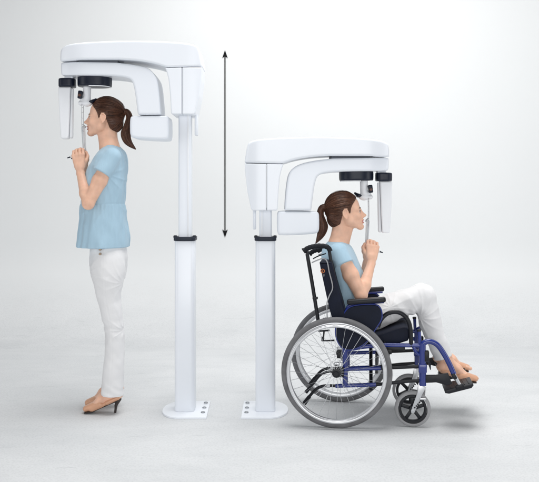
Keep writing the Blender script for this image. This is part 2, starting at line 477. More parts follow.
# ================================================================== X-RAY MACHINES
MY = 0.36                                   # machine centre line
SC = (DIST + 0.235) / FPX
def xray_machine(xc, sgn, drop, label):
    """sgn: +1 patient on the +x side, -1 on the -x side; drop: how far the head is lowered"""
    root = thing('xray_machine', (xc, MY, 0))
    tag(root, label, 'X-ray machine', 'panoramic X-ray machines')
    og = (0, 0, 0)
    def u(px, Y=0.235): return sgn * -((px - CX) * (DIST + Y) / FPX + 0.492)   # measured on the left machine
    def z(py, Y=0.235): return EYE - (py - HY) * (DIST + Y) / FPX - drop
    inner = 1.034 if sgn < 0 else 1.0                                    # edges whose rear corner is the outline
    def pts(L, Y=0.235): return [(u(CX + (p[0] - CX) * (inner if len(p) > 2 else 1), Y), z(p[1], Y)) for p in L]
    U = lambda px: u(px)
    def org(P, n=2, closed=True, Y=0.235): return chaikin(pts(P, Y), n, closed)

    # --- base plate: rounded towards the patient, straight at the back with three bolts
    plan = []
    xb, xf = -0.140, 0.050
    plan = [(xb, -0.185), (xf, -0.185)]
    for i in range(13):
        a = -math.pi / 2 + math.pi * i / 12
        plan.append((xf + 0.085 * math.cos(a), 0.0 + 0.150 * math.sin(a) * 1.0 + 0.0))
    plan += [(xf, 0.185), (xb + 0.01, 0.185)]
    plan = chaikin([(xb, -0.185), (0.045, -0.185), (0.10, -0.15), (0.135, -0.06), (0.135, 0.06), (0.10, 0.15), (0.045, 0.185), (xb + 0.005, 0.185)][:], 0)
    seq = [(xb, -0.185), (xb + .02, -.185), (0.03, -.185)]
    seq += [tuple(p) for p in chaikin([(0.04, -0.185), (0.085, -0.165), (0.128, -0.09), (0.138, 0.0), (0.128, 0.09), (0.085, 0.165), (0.04, 0.185)], 2, False)]
    seq += [(xb + 0.004, 0.185)]
    mb = MB(); prism(mb, [(sgn * a, b) for a, b in seq], 0.0, 0.012, bev=0.002, axis='z')
    plate = obj('base_plate', mb, M['enamel'], root)
    for yy in (-0.09, 0.015, 0.13):
        mb = MB(); lathe(mb, [(0.0, 0.019), (0.009, 0.019), (0.012, 0.017), (0.0125, 0.0125)], 'z', 20, (sgn * -0.112, yy, 0))
        obj('bolt', mb, M['bolt'], plate)
    # --- outer column
    cw = 10.0 * (DIST + 0.28) / FPX
    def rrect(hx, hy, r, n=5):
        out = []
        for cxs, cys, a0 in ((1, 1, 0), (-1, 1, 90), (-1, -1, 180), (1, -1, 270)):
            for i in range(n + 1):
                a = R(a0 + 90 * i / n); out.append((cxs * (hx - r) + r * math.cos(a), cys * (hy - r) + r * math.sin(a)))
        return out
    ztop = EYE - (241 - HY) * (DIST + 0.29) / FPX
    mb = MB(); prism(mb, rrect(cw, 0.075, 0.026), 0.012, ztop, bev=0.003, axis='z'); obj('outer_column', mb, M['enamel'], root)
    mb = MB(); prism(mb, rrect(cw + 0.006, 0.081, 0.030), ztop, ztop + 0.024, bev=0.004, axis='z')
    for s in (-1, 1): box(mb, (s * (cw - 0.002), -0.04, ztop + 0.024), (0.020, 0.03, 0.016), bev=0.004)
    obj('collar', mb, M['collar'], root)
    # --- inner column up into the carriage
    iw = 6.2 * (DIST + 0.3) / FPX
    mb = MB(); prism(mb, rrect(iw, 0.052, 0.010), ztop - 0.15, z(112), bev=0, axis='z')
    ic = obj('inner_column', mb, M['enamel_arm'], root)
    mb = MB(); box(mb, (sgn * -(iw * 0.55), -0.0535, (ztop + z(112)) / 2), (0.010, 0.006, z(112) - ztop - 0.02), bev=0.001); obj('guide_rail', mb, M['sensor'], ic)
    mb = MB(); box(mb, (sgn * -0.066, 0.0, (z(113) + z(134)) / 2), (0.018, 0.05, z(113) - z(134)), bev=0.004); obj('cable_bracket', mb, M['enamel_arm'], root)

    # --- fixed head: top cover + carriage housing in two panels
    x_far, x_back = U(60), U(206)
    a0, a1 = min(x_far, x_back), max(x_far, x_back)
    def half_cover(x):
        t = (x * sgn - U(206) * sgn) / (U(60) * sgn - U(206) * sgn)        # 0 back .. 1 patient end
        return 0.132 * np.clip(1 - np.abs(np.clip((t - 0.80) / 0.24, 0, 1)) ** 2.4 * 0.5 - np.clip((0.12 - t) / 0.16, 0, 1) ** 2 * 0.35, 0.2, 1)
    cover = [(60.6, 60.2), (60.4, 59), (60.5, 52), (62, 47), (68, 44.2), (80, 42.6), (100, 41.3), (130, 40.3), (165, 41), (190, 42.6, 1), (200, 44.6, 1), (203.5, 48, 1), (206.3, 64.8, 1),
             (206.3, 66.2, 1), (205, 66.3, 1), (172, 67.4), (167.5, 67.2), (158, 64.0), (146, 61.6), (135, 60.3), (122, 59.6), (121, 59.5), (78, 59.5), (77, 60.2)]
    pc = slab(org(cover, 1), 0.0, half_cover, 0.011)
    v = vol_for([pc], 0.004); v.put(pc); obj('top_cover', v.mesh(), M['enamel'], root, smooth=180)
    rear = [(206.2, 66.9, 1), (205.2, 80, 1), (203.4, 95, 1), (199.6, 113, 1), (198, 114.3, 1), (184.3, 114.3), (184.3, 67.5)]
    fore = [(183.9, 67.5), (183.9, 114.3), (174.4, 114.3), (173.2, 113.4), (172.2, 95), (170.8, 80), (168.8, 72), (167.2, 67.9)]
    for nm, poly in (('housing_panel', rear), ('housing_panel', fore)):
        pr = slab(pts(poly), 0.0, lambda x: half_cover(x) * 0.99, 0.0035)
        v = vol_for([pr], 0.003); v.put(pr); obj(nm, v.mesh(), M['enamel'], root, smooth=180)
    # --- rotating C-arm
    arm = [(60.8, 61.2), (60.6, 62), (60.6, 70), (61.2, 73.4), (63, 74.4), (90, 74.8), (112, 75.2), (126, 76.6), (132.5, 79), (135, 84), (137, 95), (139.3, 113.5), (139.5, 114.4),
           (165.5, 114.4, 1), (166, 113.5, 1), (165.2, 100, 1), (163.5, 84, 1), (161.8, 77, 1), (158, 71.5, 1), (150, 67.2), (137, 64.2), (120, 62.2), (118, 61.8), (90, 61.5), (78, 61.2)]
    def half_arm(x):
        t = (x * sgn - U(206) * sgn) / (U(60) * sgn - U(206) * sgn)
        return 0.112 * np.clip(1 - np.clip((t - 0.80) / 0.24, 0, 1) ** 2.4 * 0.5, 0.2, 1)
    pa = slab(org(arm, 1), 0.0, half_arm, 0.010)
    v = vol_for([pa], 0.004); v.put(pa); obj('rotating_arm', v.mesh(), M['enamel_arm'], root, smooth=180)
    # dark box in the gap between cover and arm; its colour stands in for shade
    mb = MB(); box(mb, ((u(80) + u(119)) / 2, 0, z(60.2)), (abs(u(80) - u(119)), 0.200, z(58.0) - z(62.4)), bev=0.002); obj('slit_shade_plate', mb, M['slot'], root)
    tb = [(133, 115.4), (150, 115), (171, 115, 1), (173.3, 116.5, 1), (173.6, 128, 1), (173.2, 137.5, 1), (171, 139.5, 1), (150, 138.9), (134, 137.6), (131.3, 135), (131, 126), (131.3, 117.5)]
    pt = slab(org(tb, 1), 0.0, 0.105, 0.012)
    v = vol_for([pt], 0.004); v.put(pt); obj('tube_head', v.mesh(), M['enamel_arm'], root, smooth=180)
    # --- sensor: dark mount and hanging white panel
    def dark_slab(name, l, r, t, b, half, rad, Yf):
        pr = slab(org([(l, t + 1), (l + 1, t), (r - 1, t - .3), (r, t + .7), (r, b - 1), (r - 1, b), (l + 1, b - .2), (l, b - 1.2)], 1, Y=Yf), 0.0, half, rad)
        v = vol_for([pr], 0.003); v.put(pr); return obj(name, v.mesh(), M['navy'], root, smooth=180)
    uc, ur = (u(58.5, .3) + u(75.5, .3)) / 2, abs(u(58.5, .3) - u(75.5, .3)) / 2
    dark_slab('sensor_mount', 58.5, 75.5, 77.6, 86.4, lambda x: 0.055 * np.sqrt(np.clip(1 - (np.abs(x - uc) / (ur * 1.02)) ** 4, 0.03, 1)), 0.010, 0.305)
    mb = MB(); box(mb, ((U(66) + U(67.6)) / 2, 0, z(76)), (0.05, 0.08, 0.022), bev=0.004); obj('mount_bracket', mb, M['enamel_arm'], root)
    ps = slab(pts([(60, 86.8), (72.5, 86.8), (72.2, 90), (71.2, 120), (70.2, 137.6), (69.2, 138.7), (63.4, 138.7), (62.4, 137.6), (60.8, 112)], Y=.33), 0.0, 0.030, 0.007)
    v = vol_for([ps], 0.004); v.put(ps); sp = obj('sensor_panel', v.mesh(), M['sensor'], root, smooth=180)
    ps = slab(org([(72.7, 88), (74.4, 88), (73.6, 137), (73.0, 138.0), (70.7, 138.0)], 0, Y=.33), 0.0, 0.020, 0.004)
    v = vol_for([ps], 0.003); v.put(ps); obj('sensor_window', v.mesh(), M['grip'], sp, smooth=180)
    # --- overhead head-positioner disc
    dc, dr = (u(77, .28) + u(111, .28)) / 2, abs(u(77, .28) - u(111, .28)) / 2
    dark_slab('positioner_disc', 76.2, 111.2, 74.4, 85.2, lambda x: 0.085 * np.sqrt(np.clip(1 - (np.abs(x - dc) / (dr * 1.015)) ** 2.6, 0.03, 1)), 0.011, 0.275)
    mb = MB(); rim = []
    for i in range(21):
        a_ = -math.pi * 0.55 + math.pi * 0.62 * i / 20
        ca, sa = math.cos(a_), math.sin(a_)
        rim.append((dc - sgn * dr * 0.93 * math.copysign(abs(ca) ** 0.85, ca), 0.079 * math.copysign(abs(sa) ** 0.85, sa), z(85.2, .275) - 0.001))
    tube(mb, rim, 0.0032, 8); obj('disc_rim', mb, M['sensor'], root, smooth=180)
    # --- chin post, knob and clear bite frame
    def T(px, py, v): return np.array([u(px), v, z(py)])
    # (the post is on the centre plane: measure it there)
    k = (DIST + MY) / (DIST + 0.235)
    def T2(px, py, v=0.0):
        X = sgn * -((px - CX) * SC * k + 0.504); Z = EYE - (py - HY) * SC * k - drop
        return np.array([X, v, Z])
    mb = MB()
    a, b = T2(87, 87), T2(87, 105)
    prs = [cone(T2(87.2, 86), T2(87.0, 103), 0.024, 0.022), cone(T2(80.5, 103.2), T2(90.0, 103.2), 0.014, 0.014, (1, 1.6)), cone(T2(82, 99.5), T2(86, 101), 0.012, 0.016)]
    v = vol_for(prs, 0.003)
    for q in prs: v.put(q, 0.012)
    post = obj('chin_post', v.mesh(), M['sensor'], root, smooth=180)
    mb = MB(); c = T2(80.8, 95)
    box(mb, c + np.array([0, -0.012, 0]), (0.026, 0.034, 0.048), Euler((0, sgn * -0.12, 0)).to_matrix(), bev=0.006)
    kn = obj('clamp_block', mb, M['navy'], root)
    mb = MB(); lathe(mb, [(0, -0.040), (0.007, -0.040), (0.009, -0.037), (0.009, -0.028)], 'y', 18, (c[0], c[1] - 0.0, c[2] - 0.004)); obj('clamp_knob', mb, M['brown'], kn)
    mb = MB()
    for vv in (-0.022, 0.022):
        tube(mb, [T2(82.6, 104, vv), T2(82.4, 118, vv), T2(82.8, 131, vv), T2(84.0, 149, vv * .45)], 0.0016, 8, smooth=4)
    for py in (107.5, 112.5, 118, 124.5):
        tube(mb, [T2(82.5, py, -0.022), T2(82.5, py, 0.022)], 0.0013, 8)
    for vv in (-0.022, 0.022):
        tube(mb, [T2(82.5, 124.5, vv), T2(84.5, 126, vv), T2(85.3, 127.5, vv * .5)], 0.0022, 8, smooth=3)
        tube(mb, [T2(82.7, 130, vv), T2(84.5, 131.5, vv)], 0.002, 8)
    obj('bite_frame', mb, M['wire'], root)
    prs = [cone(T2(83.2, 128), T2(84.5, 150), 0.012, 0.010, (1, 1.9))]
    v = vol_for(prs, 0.0025); v.put(prs[0]); obj('bite_handle', v.mesh(), M['clear'], root, smooth=180)
    # two hand grips below the bite handle, one to each side
    for vv in (-0.045, 0.045):
        mb = MB(); tube(mb, [T2(84.6, 149.5, vv * .3), T2(83.6, 151.8, vv * .8), T2(80, 154.5, vv), T2(72.5, 157.2, vv)], [0.008, 0.0085, 0.009, 0.0085], 12, smooth=4)
        g = obj('hand_grip', mb, M['grip'], root)
        mb = MB(); tube(mb, [T2(72.5, 157.2, vv), T2(69.2, 158.3, vv)], [0.0045, 0.003], 10); obj('grip_tip', mb, M['collar'], g)
    # forehead rest
    prs = [cone(T2(88.0, 102.6, 0), T2(93.0, 101.6, 0), 0.009, 0.012, (1, 2.2)), cone(T2(93, 101.6, 0), T2(96, 99.4, 0), 0.011, 0.007, (1, 2.4))]
    v = vol_for(prs, 0.0025)
    for q in prs: v.put(q, 0.006)
    obj('forehead_rest', v.mesh(), M['navy'], root, smooth=180)
    return root

xray_machine(-0.504, -1, 0.0, 'white panoramic X-ray machine raised to full height over the standing woman')
xray_machine(-0.024, +1, 0.563, 'white panoramic X-ray machine lowered over the woman in the wheelchair')

# ================================================================== PEOPLE
def head_frame(ear, f, tilt, yaw=0.0):
    """columns: forward, lateral, up; f = +1/-1 facing along x"""
    fw = np.array([f * math.cos(tilt), 0, math.sin(tilt)]); up = np.array([-f * math.sin(tilt), 0, math.cos(tilt)])
    lat = np.array([0, 1.0, 0])
    if yaw:
        c, s = math.cos(yaw), math.sin(yaw)
        rot = lambda v: np.array([v[0] * c - v[1] * s, v[0] * s + v[1] * c, v[2]])
        fw, up, lat = rot(fw), rot(up), rot(lat)
    return np.array(ear, float), np.stack([fw, lat, up], 1)

def head_prims():
    P = []
    A = lambda p, k, op='add': P.append((p, k, op))
    A(ell((-0.008, 0, 0.045), (0.090, 0.072, 0.084)), 0.0)
    A(ell((0.040, 0, 0.042), (0.050, 0.060, 0.056)), 0.02)
    A(ell((0.042, 0, -0.022), (0.048, 0.056, 0.060)), 0.02)
    for s in (-1, 1):
        A(cone((0.015, s * 0.047, -0.045), (0.076, s * 0.013, -0.086), 0.020, 0.016), 0.022)
        A(cone((0.008, s * 0.052, -0.010), (0.015, s * 0.047, -0.045), 0.020, 0.020), 0.02)
        A(ell((0.063, s * 0.036, -0.020), (0.026, 0.022, 0.022)), 0.018)
        A(cone((0.086, s * 0.010, 0.021), (0.070, s * 0.045, 0.018), 0.010, 0.010), 0.014)
    A(ell((0.081, 0, -0.089), (0.017, 0.018, 0.014)), 0.016)
    A(ell((0.080, 0, -0.056), (0.020, 0.027, 0.024)), 0.016)
    A(cone((0.090, 0, 0.014), (0.111, 0, -0.022), 0.0075, 0.0085), 0.012)
    A(cone((0.080, 0, 0.006), (0.092, 0, -0.028), 0.012, 0.0155), 0.010)
    A(ell((0.1150, 0, -0.0250), (0.0105, 0.0095, 0.0085)), 0.008)
    for s in (-1, 1):
        A(ell((0.101, s * 0.0110, -0.0300), (0.0125, 0.0072, 0.0072)), 0.008)
        A(ell((0.100, s * 0.030, 0.0035), (0.017, 0.016, 0.0105)), 0.010, 'sub')
        A(ell((0.0765, s * 0.032, 0.0030), (0.0120, 0.0160, 0.0120)), 0.003)         # lids
        A(cone((0.0885, s * 0.022, 0.0075), (0.082, s * 0.043, 0.006), 0.0022, 0.0022), 0.003)
    A(ell((0.0985, 0, -0.0500), (0.0095, 0.020, 0.0056)), 0.004)
    A(ell((0.0960, 0, -0.0665), (0.0095, 0.018, 0.0064)), 0.004)
    A(cone((0.104, -0.017, -0.0582), (0.104, 0.017, -0.0582), 0.0046, 0.0046), 0.003, 'sub')
    A(cone((0.0980, 0, -0.0745), (0.0980, 0, -0.0745), 0.004, 0.004, (1, 3.0)), 0.006, 'sub')
    for s in (-1, 1):
        A(ell((-0.003, s * 0.0735, 0.004), (0.0165, 0.0075, 0.0260)), 0.004)
        hx = [(0.0105, -0.002), (0.0125, 0.016), (0.006, 0.0275), (-0.006, 0.0300), (-0.0165, 0.020), (-0.0185, 0.004), (-0.0130, -0.012), (-0.0060, -0.0215)]
        for (a0, c0), (a1, c1) in zip(hx[:-1], hx[1:]):
            A(cone((a0, s * 0.0800, c0), (a1, s * 0.0800, c1), 0.0037, 0.0037), 0.002)
        A(ell((-0.002, s * 0.0770, -0.0220), (0.0080, 0.0060, 0.0085)), 0.004)
        A(ell((0.001, s * 0.0860, 0.003), (0.0080, 0.0085, 0.0135)), 0.003, 'sub')
        A(cone((0.0125, s * 0.0765, 0.001), (0.0110, s * 0.0765, -0.006), 0.0045, 0.0045), 0.003)
    return P

def hand_prims(o, ex, ey, ez, sc=1.0):
    """gripping hand. ex wrist->knuckles, ey towards the back of the hand, ez towards the index finger; o = handle centre"""
    E = np.stack([ex, ey, ez], 1) * 1.0
    o = np.array(o, float)
    P = lambda x, y, z: o + sc * (x * E[:, 0] + y * E[:, 1] + z * E[:, 2])
    out = []
    zi = [0.031, 0.0105, -0.0095, -0.0285]; ln = [0.96, 1.06, 1.0, 0.84]; rad = [0.0086, 0.0088, 0.0084, 0.0074]
    # palm: four metacarpals and heel of the hand
    for zz, r in zip(zi, rad):
        out.append((cone(P(-0.072, 0.014, zz * 0.55), P(0.000, 0.021, zz), 0.0135 * sc, 0.0105 * sc), 0.010))
    out.append((cone(P(-0.060, 0.004, -0.020), P(-0.020, 0.006, -0.028), 0.0135 * sc, 0.0115 * sc), 0.010))
    out.append((cone(P(-0.064, 0.002, 0.018), P(-0.034, -0.008, 0.034), 0.0150 * sc, 0.0125 * sc), 0.012))
    out.append((cone(P(-0.105, 0.008, 0.0), P(-0.066, 0.011, 0.0), 0.0215 * sc, 0.0240 * sc), 0.014))
    for i, (zz, l, r) in enumerate(zip(zi, ln, rad)):
        k = [P(0.000, 0.022, zz), P(0.034 * l, 0.011, zz * 0.96), P(0.033 * l, -0.014, zz * 0.92), P(0.010, -0.0235 * l, zz * 0.9)]
        out.append((ell(k[0], [0.0098 * sc] * 3), 0.006))
        out.append((cone(k[0], k[1], r * sc, r * 0.98 * sc), 0.0035))
        out.append((cone(k[1], k[2], r * 0.97 * sc, r * 0.9 * sc), 0.0025))
        out.append((cone(k[2], k[3], r * 0.9 * sc, r * 0.78 * sc), 0.0025))
    th = [P(-0.034, -0.008, 0.036), P(-0.006, -0.022, 0.046), P(0.020, -0.022, 0.040)]
    out.append((cone(th[0], th[1], 0.0115 * sc, 0.0098 * sc), 0.008))
    out.append((cone(th[1], th[2], 0.0098 * sc, 0.0080 * sc), 0.003))
    return out

def foot_prims(an, heel, ball, toe, Y, f, side):
    """bare foot in an xz plane; side = +1/-1 direction of the big toe in y"""
    out = []
    q = lambda p, dy=0.0: np.array([p[0], Y + dy, p[2]])
    mid = (np.array(an) + np.array(ball)) / 2
    out.append((cone(q(an), q(heel) , 0.027, 0.025), 0.016))
    out.append((cone(q(an), q(mid + np.array([0, 0, 0.002])), 0.030, 0.025, (1, 1.12)), 0.02))
    out.append((cone(q(mid), q(ball), 0.025, 0.017, (1, 1.75)), 0.018))
    out.append((cone(q(heel), q(ball), 0.024, 0.015, (1, 1.35)), 0.02))
    d = np.array(toe) - np.array(ball)
    for i, (dy, l, r) in enumerate(((0.024, 1.0, 0.0125), (0.010, 1.04, 0.0092), (-0.003, 0.95, 0.0086), (-0.0145, 0.84, 0.0082), (-0.025, 0.70, 0.0080))):
        b = q(ball, side * dy * 1.0); e = q(np.array(ball) + d * l, side * dy * 0.9)
        kn = (b + e) / 2 + np.array([0, 0, 0.004])
        out.append((cone(b, kn, r, r), 0.006)); out.append((cone(kn, e, r, r * 0.9), 0.003))
    return out

def sandal(parent, og, heel, ball, toe, Y, f, hb, side):
    """open tan mule with a thin dark sole and a slim dark heel; hb = bottom of the heel"""
    q = lambda p, dy=0.0, dz=0.0: np.array([p[0], Y + dy, p[2] + dz])
    heel, ball, toe, hb = map(lambda p: np.array(p, float), (heel, ball, toe, hb))
    ax = ball - heel; n = np.array([-ax[2], 0, ax[0]]); n = n / np.linalg.norm(n); n *= np.sign(n[2])
    tip = toe + (toe - ball) * (0.05 if f < 0 else -0.25)
    def under(p, k): return p - n * k
    # vamp: a shell wrapped over the ball of the foot
    c0 = ball + (heel - ball) * 0.30; c1 = ball + (toe - ball) * (0.95 if f < 0 else 0.72)
    prs = [(cone(q(c0, 0, 0.001), q(c1, 0, 0.0), 0.0245, 0.0190, (1, 1.85)), 0.0)]
    side_strap = cone(q(heel, 0, -0.022), q(ball, 0, -0.014), 0.013, 0.016, (1, 2.4))
    prs.append((side_strap, 0.014))
    prs.append((cone(q(heel + np.array([-f * 0.022, 0, -0.002])), q(heel + (ball - heel) * 0.42, 0, -0.012), 0.0085, 0.0125, (1, 3.4)), 0.010))
    v = vol_for([p for p, _ in prs], 0.0028)
    for p, k in prs: v.put(p, k)
    s = obj('sandal', v.mesh(), M['leather'], parent, og, smooth=180)
    prs = [cone(q(ball, 0, -0.0245), q(tip, 0, -0.0195), 0.0062, 0.0058, (1, 6.4)), cone(q(heel + (ball - heel) * 0.45, 0, -0.029), q(ball, 0, -0.0245), 0.0058, 0.0062, (1, 5.6)),
           cone(q(heel, 0, -0.036), q(heel + (ball - heel) * 0.45, 0, -0.029), 0.0062, 0.0058, (1, 4.4))]
    v = vol_for(prs, 0.0025)
    for p in prs: v.put(p, 0.004)
    obj('sole', v.mesh(), M['sole'], s, og, smooth=180)
    h0 = heel + np.array([-f * 0.002, 0, -0.030]); hm = h0 * 0.55 + hb * 0.45 + np.array([f * 0.006, 0, 0])
    prs = [(cone(q(h0), q(hm), 0.017, 0.0085), 0.0), (cone(q(hm), q(hb), 0.0085, 0.0070), 0.006)]
    v = vol_for([p for p, _ in prs], 0.0025)
    for p, k in prs: v.put(clip(p, (q(hb), (0, 0, -1))), k)
    obj('heel', v.mesh(), M['heel'], s, og, smooth=180)
    return s

def make_head_parts(root, og, HF, tailpts, tail_r, seed):
    o, E = HF
    wl = lambda a, b, c: o + E @ np.array([a, b, c])
    # eyes, brows
    for s in (-1, 1):
        mb = MB(); cen = wl(0.0790, s * 0.0325, 0.0015)
        bm = bmesh.new(); bmesh.ops.create_uvsphere(bm, u_segments=24, v_segments=16, radius=0.0136)
        Ms = Matrix(((E[0, 2], E[0, 1], E[0, 0]), (E[1, 2], E[1, 1], E[1, 0]), (E[2, 2], E[2, 1], E[2, 0]))).to_4x4()
        for vtx in bm.verts: vtx.co = Vector((vtx.co.x * 0.42, vtx.co.y * 1.05, vtx.co.z * 0.90))
        bm.transform(Matrix.Translation(Vector(cen)) @ Ms)
        mb.bm(bm)
        fw = E[:, 0]
        for i, f in enumerate(mb.f):
            cc = np.mean([mb.v[j] for j in f], 0) - cen
            dd = np.dot(cc / np.linalg.norm(cc), fw)
            off = cc - fw * (cc @ fw)
            if cc @ fw > 0 and np.linalg.norm(off) < 0.0100: mb.m[i] = 1
        obj('eye', mb, [M['eyewhite'], M['iris']], root, og, smooth=180)
        mb = MB(); tube(mb, [wl(0.0955, s * 0.010, 0.0205), wl(0.0930, s * 0.024, 0.0245), wl(0.0850, s * 0.038, 0.0240), wl(0.0740, s * 0.048, 0.0200)], [0.0018, 0.0026, 0.0024, 0.001], 8, smooth=5)
        obj('eyebrow', mb, M['brow'], root, og, smooth=180)
        mb = MB(); tube(mb, [wl(0.0895, s * 0.021, 0.0065), wl(0.0905, s * 0.030, 0.0082), wl(0.0850, s * 0.041, 0.0068), wl(0.081, s * 0.046, 0.006)], [0.0010, 0.0021, 0.0021, 0.0009], 6, smooth=5)
        obj('eyelash', mb, M['brow'], root, og, smooth=180)
    # hair cap
    ra = np.array([0.104, 0.083, 0.094]); cc = np.array([-0.010, 0, 0.045])
    def hl(a):   # hairline height as a function of forward position
        return np.interp(a, [-0.12, -0.055, -0.045, -0.032, -0.018, -0.010, 0.013, 0.021, 0.026, 0.034, 0.048, 0.070, 0.082, 0.10],
                         [-0.085, -0.085, -0.066, -0.030, 0.006, 0.037, 0.037, 0.004, 0.000, 0.030, 0.052, 0.074, 0.088, 0.100])
    wb = wobble(seed, 8, 60, 160)
    def capfn(x, y, z):
        e1 = ell(cc, ra)[0](x, y, z)
        e2 = ell((-0.052, 0, -0.016), (0.058, 0.058, 0.060))[0](x, y, z)
        e3 = ell((-0.085, 0, 0.040), (0.030, 0.026, 0.028))[0](x, y, z)
        k = 0.02; h = np.clip(.5 + .5 * (e1 - e2) / k, 0, 1); d = e1 * (1 - h) + e2 * h - k * h * (1 - h)
        h = np.clip(.5 + .5 * (d - e3) / k, 0, 1); d = d * (1 - h) + e3 * h - k * h * (1 - h)
        phi = np.arctan2(y, z - 0.04)
        d = d + 0.0010 * np.sin(phi * 34 + 2.0 * wb(x, y, z)) + 0.0007 * np.sin(phi * 71 + 3 * wb(y, x, z))
        # side clearance for the ear and the face
        cut = (hl(x) - z) * 0.75
        k = 0.006; h = np.clip(.5 - .5 * (d - cut) / k, 0, 1)
        return d * (1 - h) + cut * h + k * h * (1 - h)
    cp = local((capfn, np.array([-0.13, -0.09, -0.09]), np.array([0.10, 0.09, 0.145])), o, E)
    prs = [cp]
    rr = list(tail_r)
    tp = smooth_path([np.append(p, r) for p, r in zip(tailpts, rr)], 5)
    tail = [cone(tp[i][:3], tp[i + 1][:3], tp[i][3], tp[i + 1][3], None) for i in range(len(tp) - 1)]
    v = vol_for(prs + tail, 0.0026)
    v.put(cp)
    for t in tail: v.put(t, 0.004)
    mb = v.mesh()
    # combed strands over the cap, converging on the tie
    g = np.random.default_rng(seed)
    tie = (np.array([-0.112, 0, 0.040]) - cc) / ra; tie /= np.linalg.norm(tie)
    c2, r2 = np.array([-0.052, 0, -0.016]), np.array([0.058, 0.058, 0.060])
    def push(p, lift):
        for ce, re in ((cc, ra), (c2, r2)):
            q = (p - ce) / re; nq = np.linalg.norm(q)
            if nq < 1: p = ce + re * q / nq
        return p + unit(p - cc) * lift
    def free(p): return not (abs(p[1]) > 0.05 and -0.024 < p[0] < 0.020 and p[2] < 0.044) and p[2] > hl(p[0]) - 0.005
    tpos = np.array([-0.112, 0, 0.038])
    for i in range(700):
        d = g.normal(size=3); d /= np.linalg.norm(d); p = c2 + r2 * d
        if p[2] > 0.012 or p[0] > -0.022 or p[2] < hl(p[0]) - 0.003: continue
        om_d = (tpos - c2) / r2; om_d /= np.linalg.norm(om_d); om = math.acos(np.clip(d @ om_d, -1, 1))
        if om < 0.2: continue
        lift = g.uniform(-0.0002, 0.0018); pth = []; te = min(1, .5 + .6 * g.random())
        for k in range(9):
            t = te * k / 8
            q = (math.sin((1 - t) * om) * d + math.sin(t * om) * om_d) / math.sin(om); q /= np.linalg.norm(q)
            pp = push(c2 + r2 * q, lift)
            if free(pp): pth.append(o + E @ pp)
            elif len(pth) > 3: break
            else: pth = []
        if len(pth) > 3: tube(mb, pth, [0.0004] + [0.0010] * (len(pth) - 2) + [0.0004], 3, cap=False, mi=int(g.choice(3, p=[.45, .3, .25])))
    cnt = 0
    while cnt < 2000:
        d = g.normal(size=3); d /= np.linalg.norm(d)
        p = cc + ra * d
        if p[2] < hl(p[0]) - 0.003 + 0.008 * g.random(): continue
        om = math.acos(np.clip(d @ tie, -1, 1))
        if om < 0.25: continue
        tmax = min(1.0, 0.45 + 0.6 * g.random()); t0 = 0.0
        lift = g.uniform(0.0000, 0.0022) + (g.uniform(0.002, 0.006) if g.random() < 0.03 else 0); pth = []
        sw = g.uniform(-0.02, 0.02)
        for k in range(11):
            t = t0 + (tmax - t0) * k / 10
            q = (math.sin((1 - t) * om) * d + math.sin(t * om) * tie) / math.sin(om)
            q = q / np.linalg.norm(q)
            pp = cc + ra * q * (1 + 0.0 * t)
            pp = pp + q * lift * math.sin(math.pi * min(1, t + .1)) + np.array([0, sw * math.sin(math.pi * t) * .15, 0])
            if not free(pp):
                if len(pth) > 4: break
                pth = []; continue
            pth.append(o + E @ pp)
        if len(pth) > 4:
            tube(mb, pth, [0.0004] + [0.0010] * (len(pth) - 2) + [0.0004], 3, cap=False, mi=int(g.choice(3, p=[.45, .3, .25])))
        cnt += 1
    # ponytail strands
    for i in range(420):
        a = g.uniform(0, 2 * math.pi); rad = g.uniform(0.93, 1.10); s0 = g.integers(0, len(tp) // 2); s1 = g.integers(len(tp) * 2 // 3, len(tp))
        tw = g.uniform(-0.8, 0.8); pth = []
        for k in range(s0, s1):
            T = tp[min(k + 1, len(tp) - 1)][:3] - tp[max(k - 1, 0)][:3]; T = T / np.linalg.norm(T)
            uu = np.array([0, 1.0, 0]); w2 = np.cross(T, uu); w2 /= np.linalg.norm(w2)
            aa = a + tw * (k - s0) / len(tp)
            pth.append(tp[k][:3] + tp[k][3] * rad * (math.cos(aa) * uu + math.sin(aa) * w2))
        if len(pth) > 4: tube(mb, pth, [0.0004] + [0.0010] * (len(pth) - 2) + [0.0003], 3, cap=False, mi=int(g.choice(3, p=[.45, .3, .25])))
    hr = obj('hair', mb, [M['hair'], M['hair_light'], M['hair_dark']], root, og, smooth=180)
    # hair tie
    mb = MB(); n = 20
    T = tp[3][:3] - tp[0][:3]; T /= np.linalg.norm(T); uu = np.array([0, 1.0, 0]); w2 = np.cross(T, uu)
    tube(mb, [tp[1][:3] + (tp[1][3] + .002) * (math.cos(6.2832 * i / n) * uu + math.sin(6.2832 * i / n) * w2) for i in range(n)], 0.004, 8, closed=True)
    obj('hair_tie', mb, M['navy'], hr, og, smooth=180)

def lip_faces(mb, HF):
    o, E = HF
    V = np.array(mb.v); F = mb.f
    loc = (V - o) @ E
    for i, f in enumerate(F):
        c = loc[list(f)].mean(0)
        if c[0] > 0.088 and abs(c[1]) < 0.023:
            up = -0.0465 - 0.16 * abs(c[1]) ; lo_ = -0.0725 + 0.25 * abs(c[1])
            if lo_ < c[2] < up and c[0] > 0.0955 - 0.25 * abs(c[1]): mb.m[i] = 1

UPV = np.array([0, 0, 1.0])
def unit(v): v = np.array(v, float); return v / np.linalg.norm(v)

